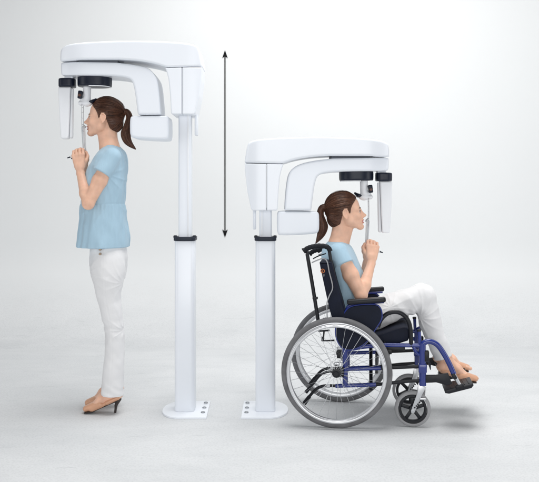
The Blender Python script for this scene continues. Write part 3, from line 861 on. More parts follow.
def standing_woman():
    Yc = 0.38
    loc = W(108, 412.5, Yc); loc[2] = 0
    root = thing('person', loc)
    tag(root, 'standing woman in light blue blouse, white trousers and tan heels facing left', 'woman', 'women being scanned')
    og = loc
    HF = head_frame(W(105, 119.6, Yc), -1, R(4))
    # ---------------- body
    prs = []
    hp = [(local(p, *HF), k, op) for p, k, op in head_prims()]
    hw = lambda a, b, c: HF[0] + HF[1] @ np.array([a, b, c])
    body = []
    body.append((cone(hw(-0.026, 0, -0.030), W(110.5, 150, Yc), 0.044, 0.050), 0.028))
    body.append((cone(hw(0.022, 0, -0.062), W(106, 148, Yc), 0.024, 0.035), 0.03))
    body.append((cone(W(110.5, 149, Yc), W(110, 160, Yc), 0.052, 0.062, (1, 1.4)), 0.03))
    body.append((cone(W(110, 160, Yc), W(106, 240, Yc), 0.062, 0.08, (1, 1.3)), 0.03))
    body.append((cone(W(106, 240, Yc), W(108, 262, Yc), 0.08, 0.075, (1, 1.4)), 0.03))
    for s in (-1, 1):
        body.append((cone(W(108, 262, Yc), W(114, 330, Yc + s * 0.085), 0.06, 0.035), 0.02))
        body.append((cone(W(114, 330, Yc + s * 0.085), W(112.5, 386, Yc + s * 0.075), 0.035, 0.027), 0.02))
    # near (left) arm
    def arm(sh, el, wr, r):
        m = (np.array(sh) * 0.5 + np.array(el) * 0.5)
        body.append((cone(sh, m, r[0], r[1]), 0.02)); body.append((cone(m, el, r[1], r[2]), 0.015))
        m2 = np.array(el) * 0.66 + np.array(wr) * 0.34
        body.append((cone(el, m2, r[2], r[3]), 0.016)); body.append((cone(m2, wr, r[3], r[4]), 0.015))
    arm(W(111, 158, 0.225), W(88.3, 203.5, 0.185), W(80.6, 174, 0.292), (0.038, 0.043, 0.0335, 0.0345, 0.0235))
    arm(W(108, 158, 0.535), W(91.5, 202, 0.57), W(84.6, 173.5, 0.462), (0.038, 0.043, 0.0335, 0.0345, 0.0235))
    ez = unit(W(86, 153, 0.31) - W(70, 158.5, 0.31))
    for hc, wr, bk in ((W(79.0, 155.6, MY - 0.045), W(80.6, 174, 0.292), -1), (W(80.2, 155.2, MY + 0.045), W(84.6, 173.5, 0.462), 1)):
        ex = unit(hc + np.array([0, bk * 0.011, 0]) - wr); ez2 = unit(ez - ex * (ez @ ex)); ey = np.array([0, bk * 1.0, 0]); ey = unit(ey - ex * (ey @ ex) - ez2 * (ey @ ez2))
        body += hand_prims(hc, ex, ey, ez2, 1.0)
    feet = []
    for s, dx, dpy in ((-1, 0, 0), (1, -0.9, 0)):
        Y = Yc + s * 0.07
        k = (DIST + Yc - 0.07) / (DIST + Y)
        f = lambda px, py: W(CX + (px + dx * 4.0 - CX) * k, HY + (py - HY) * k, Y)
        an, he, ba, to = f(110, 390), f(118.3, 394.0), f(93.0, 406.6), f(86.0, 408.6)
        body += foot_prims(an, he, ba, to, Y, -1, -s)
        feet.append((he, ba, to, Y, f(115.2, 412.7), -s))
    allp = [p for p, _, _ in hp] + [p for p, _ in body]
    v = vol_for(allp, 0.0033)
    for p, k in body: v.put(p, k)
    for p, k, op in hp: v.put(p, max(k, 0.012) if op == 'add' and k == 0 else k, op)
    mb = v.mesh(); lip_faces(mb, HF)
    obj('body', mb, [M['skin'], M['lips']], root, og, smooth=180)
    tail = [W(120.5, 112.5, Yc), W(126.5, 111.5, Yc), W(129.4, 117.5, Yc), W(127.8, 126.5, Yc), W(125.7, 134, Yc), W(128.2, 141.8, Yc), W(135.8, 149.3, Yc)]
    make_head_parts(root, og, HF, tail, [0.012, 0.016, 0.018, 0.023, 0.027, 0.021, 0.003], 11)
    # ---------------- blouse
    rows = [(145.6, 106, 118.5, .070), (147.5, 103.5, 121, .105), (150, 101, 123.4, .138), (155, 97.5, 125.6, .168), (160, 94.2, 126.6, .180), (165, 91.5, 127.3, .182), (172, 88, 127.8, .178), (180, 85.6, 127.6, .172),
            (190, 83.8, 126.6, .166), (200, 82.4, 125.4, .160), (204, 81.6, 125.2, .158), (210, 81.0, 125.8, .161), (220, 80, 127.0, .168), (232, 78.4, 128.6, .177), (241, 77.6, 129.3, .186), (246.8, 77.2, 129.2, .188)]
    zs = []; cx = []; ax = []; ay = []
    for py, a, b, h in rows:
        A, B = W(a, py, Yc), W(b, py, Yc); zs.append(A[2]); cx.append((A[0] + B[0]) / 2); ax.append((B[0] - A[0]) / 2); ay.append(h)
    zseam = W(0, 203.5, Yc)[2]; fanx = W(118, 203.5, Yc)[0]; armx, armz = W(113, 176, Yc)[0], W(113, 176, Yc)[2]; zhem = zs[-1]; wb = wobble(3, 10, 14, 40); wb2 = wobble(5, 10, 30, 80); wb5 = wobble(6, 12, 90, 190)
    def disp(x, y, z, dx, dy):
        th = np.arctan2(dy, dx)
        t = np.clip((zseam - z) / 0.25, 0, 1); gath = np.clip((zseam - z) / 0.012, 0, 1)
        irr = 0.55 + 0.45 * np.sin(th * 2.3 + 0.8 + 0.6 * wb(x, y, z * .3))
        s = gath * irr * (0.0018 + 0.0036 * t) * np.sin(th * 17 + 2.4 * wb(x, y, z * 0.35)) + gath * np.exp(-t * 3.5) * 0.0020 * np.sin(th * 43 + 1.5 * wb(x, y, z * .4))
        # folds falling away diagonally from the gathers at the back
        fx, fz = x - fanx, z - zseam
        fan = np.arctan2(fx, -fz + 0.04); fd = np.sqrt(fx ** 2 + fz ** 2)
        s = s + gath * 0.0055 * ridge(fan * 5.5 + 0.8 * wb(x, y, z * .4)) * np.exp(-((fd - 0.13) / 0.10) ** 2)
        s = s - 0.0026 * np.exp(-((z - zseam) / 0.005) ** 2)
        up = np.clip((z - zseam) / 0.03, 0, 1)
        ad = np.sqrt((x - armx) ** 2 + (z - armz) ** 2); aa = np.arctan2(x - armx, z - armz)
        s = s + up * 0.0060 * ridge(aa * 4.0 + 0.8 * wb(x, y, z)) * np.clip(ad / 0.03, 0, 1) * np.exp(-((ad - 0.05) / 0.055) ** 2)
        s = s + up * (0.0022 * np.sin(th * 23 + 1.2 * wb(x, y, z * .4)) * np.clip(1 - (z - zseam) / 0.16, 0.25, 1)) + 0.0042 * wb(x, y, z) + 0.0024 * wb2(x, y, z) + 0.0013 * wb5(x, y, z * 0.45)
        return s
    pb = loft(zs, cx, ax, [Yc] * len(zs), ay, disp)
    prs = [(pb, 0.0)]
    wb3 = wobble(8, 8, 40, 90)
    def sleeve(sh, en, r0, r1):
        p = cone(sh, np.array(en) + 0.03 * unit(np.array(en) - np.array(sh)), r0, r1)
        fn0 = p[0]
        p = ((lambda x, y, z: fn0(x, y, z) - 0.0022 * wb3(x, y, z)), p[1], p[2])
        return clip(p, (en, unit(np.array(en) - np.array(sh))))
    prs.append((sleeve(W(112.5, 156.5, 0.235), W(101.8, 173.5, 0.205), 0.053, 0.054), 0.022))
    prs.append((sleeve(W(109.5, 156.5, 0.525), W(100, 172.5, 0.55), 0.053, 0.054), 0.022))
    v = vol_for([p for p, _ in prs], 0.0036)
    for p, k in prs: v.put(p, k)
    obj('blouse', v.mesh(), M['blouse'], root, og, smooth=180)
    # ---------------- trousers
    hipr = [(242, 91, 125, .146), (248, 90.6, 126, .152), (258, 90.8, 127.4, .164), (265, 91.4, 127, .168), (272, 92.4, 126, .168), (279, 93.8, 124.6, .158)]
    legr = [(246, 98, 120, .05), (256, 94.5, 124, .072), (264, 93, 125.6, .082), (272, 92.8, 125.8, .086), (281, 94.2, 124.2, .087), (291, 96.4, 121.8, .083), (300, 98.4, 121.2, .079), (312, 101.8, 122.6, .073), (325, 104.8, 124.6, .068), (340, 105.6, 125.4, .066),
            (355, 105.4, 125.6, .067), (368, 104.4, 125.3, .067), (380, 103.2, 124.7, .067), (388, 102.4, 124.2, .068), (394, 102.0, 124.0, .068)]
    wb = wobble(21, 10, 10, 34); wb2 = wobble(22, 12, 35, 80); wb5 = wobble(23, 12, 80, 160)
    kb, cf, bt, hm = W(127, 327, Yc), W(90, 271, Yc), W(127, 281, Yc), W(99, 389, Yc)
    zk = W(0, 326, Yc)[2]; zh = W(0, 392, Yc)[2]; zc = W(0, 266, Yc)[2]
    def dispt(x, y, z, dx, dy):
        a = 0.0032 * wb(x, y, z) + 0.0022 * wb2(x, y, z * 0.7) + 0.0008 * wb5(x, y, z)
        wv = wb(x, y, z)
        a = a + star(x, z, kb, 5.0, wv, 0.13, 0.0042) + star(x, z, cf, 6.0, wv, 0.14, 0.0036) + star(x, z, bt, 6.0, wv, 0.12, 0.0034) + star(x, z, hm, 5.0, wv, 0.10, 0.0036)
        a = a - 0.0016 * np.exp(-((dx + 0.004) / 0.0032) ** 2)
        fold = np.sin(z * 120 + 42 * dx + 2.6 * wb(x, y, z * .6))
        a = a + fold * (0.0017 * np.exp(-((z - zk) / 0.060) ** 2) + 0.0018 * np.exp(-((z - zh - 0.03) / 0.045) ** 2) )
        return a
    prs = []
    def rows_to(rows, Y, Ym, dpx=0.0, shrink=1.0):
        zs, cx, ax, ay = [], [], [], []
        for py, a, b, h in rows:
            A, B = W(a + dpx, py, Ym), W(b + dpx, py, Ym); zs.append(A[2]); cx.append((A[0] + B[0]) / 2); ax.append((B[0] - A[0]) / 2 * shrink); ay.append(h)
        return loft(zs, cx, ax, [Y] * len(zs), ay, dispt)
    prs.append((rows_to(hipr, Yc, Yc), 0.0))
    prs.append((rows_to(legr, Yc - 0.083, Yc - 0.06), 0.012))
    prs.append((rows_to(legr, Yc + 0.083, Yc - 0.02, -4.2, 0.97), 0.012))
    v = vol_for([p for p, _ in prs], 0.0036)
    for p, k in prs: v.put(p, k)
    tr = obj('trousers', v.mesh(), M['trouser'], root, og, smooth=180)
    for py in (249.5, 254.0):
        mb = MB(); c = W(100, py, Yc - 0.172)
        lathe(mb, [(0, -0.004), (0.0055, -0.004), (0.007, -0.002), (0.007, 0.012)], 'y', 18, tuple(c)); obj('button', mb, M['button'], tr, og)
    for he, ba, to, Y, hb, sd in feet:
        sandal(root, og, he, ba, to, Y, -1, np.array([hb[0], Y, 0.0]), sd)
    return root
standing_woman()

def seated_woman():
    Yc = 0.32
    loc = W(350, 330, Yc); loc[2] = 0
    root = thing('person', loc)
    tag(root, 'seated woman in light blue blouse and white trousers facing right in the wheelchair', 'woman', 'women being scanned')
    og = loc
    HF = head_frame(W(345, 214.2, Yc), 1, R(9))
    hp = [(local(p, *HF), k, op) for p, k, op in head_prims()]
    hw = lambda a, b, c: HF[0] + HF[1] @ np.array([a, b, c])
    body = []
    body.append((cone(hw(-0.026, 0, -0.030), W(337, 246, Yc), 0.044, 0.050), 0.028))
    body.append((cone(hw(0.022, 0, -0.062), W(343, 244, Yc), 0.024, 0.035), 0.03))
    body.append((cone(W(337.5, 246, Yc), W(339, 258, Yc), 0.052, 0.062, (1, 1.4)), 0.03))
    body.append((cone(W(339, 258, Yc), W(346, 312, Yc), 0.062, 0.075, (1, 1.3)), 0.03))
    for s in (-1, 1):
        kn = W(423, 299, Yc + s * 0.09); an = W(446, 359, Yc + s * 0.085)
        body.append((cone(W(350, 320, Yc + s * 0.06), kn, 0.06, 0.04), 0.02))
        body.append((cone(kn, an, 0.04, 0.030), 0.02))
    def arm(sh, el, wr, r):
        m = (np.array(sh) * 0.5 + np.array(el) * 0.5)
        body.append((cone(sh, m, r[0], r[1]), 0.02)); body.append((cone(m, el, r[1], r[2]), 0.015))
        m2 = np.array(el) * 0.66 + np.array(wr) * 0.34
        body.append((cone(el, m2, r[2], r[3]), 0.016)); body.append((cone(m2, wr, r[3], r[4]), 0.015))
    wn, wf = W(371.2, 264, 0.262), W(366.5, 263.5, 0.445)
    arm(W(340.5, 254, 0.165), W(361, 296, 0.135), wn, (0.038, 0.045, 0.034, 0.0355, 0.0240))
    arm(W(342, 254, 0.475), W(361, 295, 0.51), wf, (0.038, 0.044, 0.034, 0.035, 0.0240))
    ez = unit(W(365.5, 243.5, 0.31) - W(380.5, 250, 0.31))
    for hc, wr, bk in ((W(372.0, 247.4, MY - 0.045), wn, -1), (W(370.5, 246.8, MY + 0.045), wf, 1)):
        ex = unit(hc + np.array([0, bk * 0.011, 0]) - wr); ez2 = unit(ez - ex * (ez @ ex)); ey = np.array([0, bk * 1.0, 0]); ey = unit(ey - ex * (ey @ ex) - ez2 * (ey @ ez2))
        body += hand_prims(hc, ex, ey, ez2, 1.0)
    feet = []
    for s in (-1, 1):
        Y = Yc + s * 0.085
        if s < 0: an, he, ba, to, hb = [W(a, b, Y) for a, b in ((446.5, 360), (441.5, 367), (467.5, 377.3), (477.5, 378.8), (444.5, 388.5))]
        else: an, he, ba, to, hb = [W(a, b, Y) for a, b in ((443, 352), (437.5, 357.5), (460.5, 366.5), (469.5, 367.8), (440, 378))]
        body += foot_prims(an, he, ba, to, Y, 1, -s)
        feet.append((he, ba, to, Y, hb, -s))
    allp = [p for p, _, _ in hp] + [p for p, _ in body]
    v = vol_for(allp, 0.0034)
    for p, k in body: v.put(p, k)
    for p, k, op in hp: v.put(p, max(k, 0.012) if op == 'add' and k == 0 else k, op)
    mb = v.mesh(); lip_faces(mb, HF)
    obj('body', mb, [M['skin'], M['lips']], root, og, smooth=180)
    tail = [W(328.5, 206.5, Yc), W(322.3, 207.5, Yc), W(320.2, 214, Yc), W(321.6, 221, Yc), W(322.8, 227, Yc), W(320.6, 235, Yc), W(315.8, 243.3, Yc)]
    make_head_parts(root, og, HF, tail, [0.012, 0.017, 0.019, 0.024, 0.028, 0.020, 0.003], 17)
    # blouse
    rows = [(241.5, 329, 344.5, .068), (243.5, 325.5, 348, .100), (246, 323.5, 350.5, .135), (250, 321.8, 353, .165), (256, 321, 356.5, .178), (264, 321.6, 360, .178), (272, 323, 363, .172), (282, 325.5, 364.5, .166),
            (292, 328, 362.5, .160), (302, 330.5, 361, .160), (312, 332, 364, .170), (320, 333, 366, .172)]
    zs, cx, ax, ay = [], [], [], []
    for py, a, b, h in rows:
        A, B = W(a, py, Yc), W(b, py, Yc); zs.append(A[2]); cx.append((A[0] + B[0]) / 2); ax.append((B[0] - A[0]) / 2); ay.append(h)
    wb = wobble(33, 10, 14, 40); wb2 = wobble(35, 10, 30, 80); zw = W(0, 296, Yc)[2]
    def disp(x, y, z, dx, dy):
        th = np.arctan2(dy, dx)
        return 0.003 * np.sin(th * 21 + 1.4 * wb(x, y, z * .4)) * np.clip((zw + .12 - z) / .1, .2, 1) + 0.003 * wb(x, y, z) + 0.0013 * wb2(x, y, z)
    prs = [(loft(zs, cx, ax, [Yc] * len(zs), ay, disp), 0.0)]
    wb3 = wobble(38, 8, 40, 90)
    def sleeve(sh, en, r0, r1):
        p = cone(sh, np.array(en) + 0.03 * unit(np.array(en) - np.array(sh)), r0, r1)
        fn0 = p[0]
        return clip(((lambda x, y, z: fn0(x, y, z) - 0.0018 * wb3(x, y, z)), p[1], p[2]), (en, unit(np.array(en) - np.array(sh))))
    prs.append((sleeve(W(338.5, 252, 0.175), W(344.2, 264.5, 0.152), 0.055, 0.057), 0.022))
    prs.append((sleeve(W(340.5, 252, 0.465), W(346, 264, 0.49), 0.055, 0.057), 0.022))
    v = vol_for([p for p, _ in prs], 0.0036)
    for p, k in prs: v.put(p, k)
    obj('blouse', v.mesh(), M['blouse'], root, og, smooth=180)
    # trousers
    wb = wobble(41, 10, 10, 34); wb2 = wobble(42, 12, 35, 80); wb5 = wobble(43, 12, 80, 160)
    kz = W(423, 299, Yc)
    def crinkle(p, fold_at, fr=0.07, amp=0.0035):
        fn0 = p[0]; fa = np.array(fold_at)
        def fn(x, y, z):
            rr = (x - fa[0]) ** 2 + (z - fa[2]) ** 2
            ph = 95 * (x - fa[0]) + 60 * (z - fa[2]) + 25 * (y - fa[1])
            wv = wb(x, y, z)
            return fn0(x, y, z) - star(x, z, W(416, 314, Yc), 5.5, wv, 0.16, 0.0050) - star(x, z, W(386, 303, Yc), 5.0, wv, 0.13, 0.0036) - 0.0032 * wb(x, y, z) - 0.0024 * wb2(x, y, z) - 0.0009 * wb5(x, y, z) - amp * np.sin(ph + 1.3 * wb(x, y, z)) * np.exp(-rr / fr ** 2)
        return fn, p[1] - .006, p[2] + .006
    prs = [(crinkle(ell(W(351, 318, Yc), (0.125, 0.175, 0.085)), W(372, 300, Yc)), 0.0)]
    for s in (-1, 1):
        Y = Yc + s * 0.092
        hip, kn = W(354, 321.5, Y), (W(423.2, 296.5, Y) if s < 0 else W(421.5, 296, Y))
        hem = W(443.5, 357.5, Y) if s < 0 else W(440.0, 350, Y)
        prs.append((crinkle(cone(hip, kn, 0.090, 0.073), W(412, 316, Y)), 0.02))
        mid = kn * 0.55 + hem * 0.45 + np.array([-0.006, 0, 0.0])
        dn = unit(hem - kn)
        prs.append((crinkle(cone(kn, mid, 0.069, 0.060), W(412, 316, Y)), 0.012))
        prs.append((clip(crinkle(cone(mid, hem + dn * 0.03, 0.060, 0.055), hem, 0.04, 0.003), (hem, dn)), 0.015))
    v = vol_for([p for p, _ in prs], 0.0036)
    for p, k in prs: v.put(p, k)
    obj('trousers', v.mesh(), M['trouser'], root, og, smooth=180)
    for he, ba, to, Y, hb, sd in feet: sandal(root, og, he, ba, to, Y, 1, hb, sd)
    return root
seated_woman()

# ================================================================== WHEELCHAIR
YAW = R(7); cy_, sy_ = math.cos(YAW), math.sin(YAW)
P0 = np.array([(336.5 - CX) * DIST / FPX, 0.0])
def C(px, py, l):
    q = (px - CX) / FPX
    h = (q * (DIST + l * cy_) - P0[0] - l * sy_) / (cy_ + q * sy_)
    Y = -h * sy_ + l * cy_
    return np.array([h, l, EYE - (py - HY) * (DIST + Y) / FPX])

def wheelchair():
    root = thing('wheelchair', (P0[0], P0[1], 0), -YAW)
    tag(root, 'blue framed manual wheelchair with dark upholstery and large spoked wheels', 'wheelchair')
    NL, FL = 0.055, 0.52                     # lateral position of the near and far side frames
    RW = 0.308
    # ---------------- big wheels (near built, far copied)
    def ring(Rm, r, n=96, seg=12, off=0.0, sx=1.0):
        prof = [(Rm + r * math.cos(2 * math.pi * i / seg), off + sx * r * math.sin(2 * math.pi * i / seg)) for i in range(seg)]
        mb = MB(); lathe(mb, prof, 'y', n, closed=True); return mb
    hubz = RW
    mb = MB(); lathe(mb, [(0.0, -0.040), (0.012, -0.040), (0.014, -0.036), (0.014, -0.028), (0.024, -0.026), (0.024, -0.020), (0.015, -0.017), (0.015, 0.017), (0.024, 0.020), (0.024, 0.026), (0.012, 0.03), (0.012, 0.05), (0.0, 0.05)], 'y', 28)
    wheel = obj('wheel', mb, M['black'], root); wheel.location = (0, 0, hubz)
    parts = []
    tp = []
    for i in range(20):
        a = 2 * math.pi * i / 20; rr = 0.0172 + (0.0008 if i in (1, 3, 17, 19) else 0)
        tp.append((RW - 0.0172 + rr * math.cos(a), rr * math.sin(a)))
    mb = MB(); lathe(mb, tp, 'y', 120, closed=True); parts.append(obj('tyre', mb, M['tyre'], wheel, smooth=180))
    mb = MB(); lathe(mb, [(0.279, -0.0115), (0.272, -0.0125), (0.262, -0.010), (0.2585, 0), (0.262, 0.010), (0.272, 0.0125), (0.279, 0.0115)], 'y', 120, closed=True)
    parts.append(obj('rim', mb, M['rim'], wheel))
    parts.append(obj('hand_rim', ring(0.2655, 0.0095, off=-0.042), M['handrim'], wheel, smooth=180))
    for i in range(6):
        a = 2 * math.pi * (i + 0.3) / 6; ca, sa = math.cos(a), math.sin(a)
        mb = MB(); tube(mb, [(0.266 * ca, -0.036, 0.266 * sa), (0.267 * ca, -0.009, 0.267 * sa)], 0.0045, 8); parts.append(obj('rim_tab', mb, M['steel'], wheel))
    mb = MB()
    a = 0.42
    tube(mb, [(0.023 * math.cos(a), -0.023, 0.023 * math.sin(a)), (0.262, -0.002, 0.0)], 0.00105, 5); sp0 = obj('spoke', mb, M['steel'], wheel)
    mb = MB(); tube(mb, [(0.023 * math.cos(-a), 0.023, 0.023 * math.sin(-a)), (0.262, 0.002, 0.0)], 0.00105, 5); sp1 = obj('spoke', mb, M['steel'], wheel)
    parts += [sp0, sp1]
    NS = 32
    for i in range(2, NS):
        src = (sp0, sp1)[i % 2]; c = src.copy(); COL.objects.link(c); c.parent = wheel
        c.rotation_euler = (0, 2 * math.pi * (i - i % 2 + (i % 2)) / NS, 0); parts.append(c)
    sp1.rotation_euler = (0, 2 * math.pi / NS, 0)
    far = wheel.copy(); COL.objects.link(far); far.parent = root; far.location = (0, 0.575, hubz); far.rotation_euler = (0, 0.2, math.pi)
    for p in parts:
        c = p.copy(); COL.objects.link(c); c.parent = far
    # axle tubes
    # ---------------- frames both sides
    for l, near in ((NL, True), (FL, False)):
        # measured on the near frame; the far one is the same frame moved across
        def q(px, py, dl=0.0): p = C(px, py, NL); return np.array([p[0], l + dl, p[2]])
        sgn = -1 if near else 1
        mb = MB()
        tube(mb, [q(345, 344), q(345.3, 386)], 0.0155, 14)
        tube(mb, [q(345, 369.2), q(381, 368.2)], 0.0115, 12)
        tube(mb, [q(335.5, 386), q(376, 384.6)], 0.0115, 12)
        tube(mb, [q(345, 350), q(362, 347), q(380, 345), q(420, 345.5)], 0.0120, 12)
        tube(mb, [q(422.3, 343), q(422.6, 385.5)], 0.0195, 16)
        tube(mb, [q(419.2, 330), q(419.8, 344)], 0.0095, 12)
        tube(mb, [q(413, 345.5), q(416, 352), q(420, 355)], 0.010, 10, smooth=3)
        box(mb, q(422.5, 368), (0.046, 0.046, 0.05), bev=0.006)
        fr = obj('side_frame', mb, M['blue'], root)
        mb = MB(); tube(mb, [q(381, 368.2), q(421, 366.4)], 0.0098, 12); obj('frame_tube', mb, M['black'], root)
        mb = MB(); tube(mb, [q(376, 384.6), q(404, 381.6), q(421, 380.4)], [0.0098, 0.0098, 0.0088], 12); obj('frame_tube', mb, M['black'], root)
        mb = MB()
        box(mb, q(396, 348.5), (0.10, 0.02, 0.020), bev=0.004)
        box(mb, q(389, 351.5), (0.03, 0.028, 0.028), bev=0.004)
        obj('seat_clamp', mb, M['black'], root)
        mb = MB(); box(mb, q(426.5, 356), (0.028, 0.034, 0.06), bev=0.006); obj('hanger_latch', mb, M['black'], root)
        mb = MB(); tube(mb, [q(419, 329.5), q(419.1, 331.5)], 0.0115, 10); obj('tube_cap', mb, M['black'], root)
        # axle plate
        mb = MB(); box(mb, q(340.5, 371.5, -0.012 if near else 0.012), (0.038, 0.016, 0.06), bev=0.005); box(mb, q(339, 355, 0), (0.024, 0.03, 0.034), bev=0.005)
        obj('axle_plate', mb, M['black'], root)
        mb = MB(); tube(mb, [np.array([0.0, l - 0.03, hubz]), np.array([0.0, l + 0.03, hubz])], 0.011, 12); obj('axle', mb, M['steel'], root)
        # brake caliper / bracket
        mb = MB(); box(mb, q(336.5, 364), (0.032, 0.03, 0.020), bev=0.005); box(mb, q(341, 361.5), (0.02, 0.02, 0.014), bev=0.003); obj('brake_caliper', mb, M['steel'], root)
        # parking brake lever
        mb = MB(); tube(mb, [q(385, 350), q(380, 353), q(375.5, 355)], 0.0055, 8, smooth=3); tube(mb, [q(381, 352), q(385, 362)], 0.005, 8); tube(mb, [q(386, 349), q(384.5, 341)], 0.0045, 8)
        obj('brake_lever', mb, M['black'], root)
        # tipping levers
        mb = MB()
        tube(mb, [q(337, 386), q(325, 385.8), q(317, 388.5), q(311, 394.5), q(304.6, 403)], 0.0085, 10, smooth=5)
        tl = obj('tip_lever', mb, M['black'], root)
        mb = MB(); tube(mb, [q(309.5, 396.5), q(304.2, 403.6)], [0.011, 0.0125], 12); obj('rubber_tip', mb, M['rubber'], tl)
        mb = MB(); tube(mb, [q(330, 385.9), q(326.5, 385.9)], 0.0105, 12); obj('clamp', mb, M['steel'], tl)
        if near:
            mb = MB(); tube(mb, [q(336, 371.5), q(327, 372), q(320, 375.5), q(313, 384), q(306.5, 391.5)], 0.0068, 10, smooth=5)
            tl = obj('tip_lever', mb, M['black'], root)
            mb = MB(); tube(mb, [q(310.5, 387), q(305.8, 392.4)], [0.0085, 0.0105], 12); obj('rubber_tip', mb, M['rubber'], tl)
        # back post
        mb = MB(); tube(mb, [q(328.8, 248) + np.array([0, 0, 0 if near else -0.04]), q(331.5, 264), q(338, 298), q(343, 325), q(345, 352)], 0.0095, 12, smooth=3); obj('back_post', mb, M['black'], root)
        # push handle: ribbed grip
        zl = np.array([0, 0, 0 if near else -0.05])
        G = [p_ + zl for p_ in [q(330.5, 251.5), q(327.5, 247.2), q(320, 245.8), q(313, 246.6), q(307.5, 248.4), q(303.4, 251.2)]]
        Gs = smooth_path(G, 8); rr = [0.0140 + 0.0009 * math.sin(i * 1.57) + (0.004 if i > len(Gs) - 4 else 0) for i in range(len(Gs))]
        mb = MB(); tube(mb, Gs, rr, 14); obj('push_handle', mb, M['rubber'], root, smooth=60)
        # stay from the grip to the frame
        mb = MB(); tube(mb, [q(307.2, 254), q(312.8, 287), q(318.2, 321)], 0.0105, 12)
        tube(mb, [q(307.2, 249), q(307.4, 256)], 0.008, 10); box(mb, q(315.2, 298), (0.03, 0.02, 0.014), bev=0.003)
        if near: obj('handle_stay', mb, M['black'], root)
        # drum-brake linkage behind the wheel
        mb = MB(); tube(mb, [q(318.5, 331.2), q(329.5, 330.4)], 0.0050, 8); tube(mb, [q(324, 331), q(323.4, 340.8), q(334.5, 340.4)], 0.0050, 8); box(mb, q(322.8, 339), (0.016, 0.014, 0.026), bev=0.003)
        obj('brake_linkage', mb, M['black'], root)
        # cable from the lever to the hub
        cd = -0.05 if near else 0.05
        mb = MB(); tube(mb, [q(a_, b_, cd) for a_, b_ in ((312.5, 262), (318, 259.5), (324, 257.8), (327.6, 261), (329.6, 271), (333.0, 286), (329.6, 295), (327.4, 303), (327.8, 320))], 0.0034, 8, smooth=5)
        obj('brake_cable', mb, M['steel'], root)
        mb = MB(); tube(mb, [q(326, 253.5), q(318, 256.2), q(313, 258.8)], 0.0034, 8, smooth=4); obj('brake_handle', mb, M['black'], root)
        # side panel with blue tubular border
        poly = [(343, 315.5), (347, 308.5), (354, 304.8), (376, 303.6), (381, 308), (382, 318), (376, 327), (367, 341), (358, 347), (348, 349.6), (340.5, 346), (336, 336), (336, 326), (339, 319.5)]
        cc = [q(a, b) for a, b in poly]
        pl = chaikin([(p[0], p[2]) for p in cc], 2)
        mb = MB(); prism(mb, pl, l - 0.030 if near else l + 0.012, l - 0.012 if near else l + 0.030, bev=0.006, seg=3)
        sp = obj('side_panel', mb, M['uphol'], root, smooth=50)
        mb = MB(); lo = (-0.033 if near else 0.033)
        tube(mb, [np.array([p[0], l + lo * .62, p[1]]) for p in chaikin([(p[0], p[2]) for p in cc], 3)], 0.0062, 10, closed=True); obj('panel_border', mb, M['blue'], sp)
        # armrest
        dl = -0.02 if near else 0.02
        a, b = q(347, 301.6, dl), q(385.8, 298.9, dl)
        mb = MB(); L_ = np.linalg.norm(b - a); an = math.atan2(a[2] - b[2], b[0] - a[0])
        box(mb, (a + b) / 2, (L_, 0.055, 0.028), Euler((0, an, 0)).to_matrix(), bev=0.011, seg=3)
        ar = obj('armrest', mb, M['black'], root)
        mb = MB(); tube(mb, [q(346, 312), q(348, 306.5), q(354, 304.4), q(368, 303), q(384, 302)], 0.0075, 10, smooth=4); obj('arm_rail', mb, M['blue'], ar)
        # curved front guard tube
        mb = MB(); tube(mb, [q(378, 327), q(380.8, 320), q(386.5, 314.2), q(394, 312), q(401, 313.3), q(407, 318.6), q(410.4, 328), q(411.2, 347)], 0.0118, 12, smooth=5); obj('front_guard', mb, M['black'], root)
        # footrest hanger
        mb = MB(); tube(mb, [q(421, 347), q(423.5, 343.2), q(429.6, 341.4), q(437, 344.6), q(443.4, 353), q(449.4, 364), q(453.8, 374)], 0.0150, 14, smooth=5)
        fo = obj('footrest', mb, M['blue'], root)
        mb = MB(); tube(mb, [q(453.2, 373), q(461, 387.5)], 0.0105, 12); obj('extension_tube', mb, M['steel'], fo)
        mb = MB(); box(mb, q(454, 376), (0.036, 0.036, 0.022), Euler((0, R(60), 0)).to_matrix(), bev=0.006); obj('clamp', mb, M['black'], fo)
        # calf strap
        sx = 1 if near else -1
        p0, p1 = q(425.5, 367.2, 0), q(449.5, 370.5, sx * 0.02)
        mb = MB()
        prism(mb, [(q(425, 0)[0], q(0, 363.6)[2]), (q(436, 0)[0], q(0, 363.2)[2]), (q(448, 0)[0], q(0, 361.2)[2]), (q(452, 0)[0], q(0, 371)[2]), (q(447, 0)[0], q(0, 372.5)[2]), (q(436, 0)[0], q(0, 370)[2]), (q(425, 0)[0], q(0, 370.8)[2])], l - 0.012 if near else l - 0.010, l + 0.010 if near else l + 0.012, bev=0.004)
        obj('calf_bracket', mb, M['black'], fo)
        # footplate
        w0, w1 = (l - 0.005, l + 0.165) if near else (l - 0.165, l + 0.005)
        A, B = q(444.8, 391.8), q(473.4, 384.6)
        d = unit(B - A); n = np.array([-d[2], 0, d[0]])
        pl = [A - n * 0.008 , A + d * 0.02 - n * 0.016, B - d * 0.015 - n * 0.016, B - n * 0.004, B + n * 0.006, A + d * 0.01 + n * 0.008, A + n * 0.004]
        mb = MB(); prism(mb, [(p[0], p[2]) for p in pl], w0, w1, bev=0.004)
        for k in range(5): box(mb, A + d * (0.04 + 0.025 * k) + n * 0.008 + np.array([0, (w0 + w1) / 2 - l, 0]), (0.006, 0.13, 0.004), Euler((0, -math.atan2(d[2], d[0]), 0)).to_matrix(), bev=0.001)
        obj('footplate', mb, M['black'], fo)
        mb = MB(); box(mb, q(459.5, 386.5), (0.045, 0.03, 0.026), Euler((0, R(-14), 0)).to_matrix(), bev=0.007); obj('plate_hinge', mb, M['black'], fo)
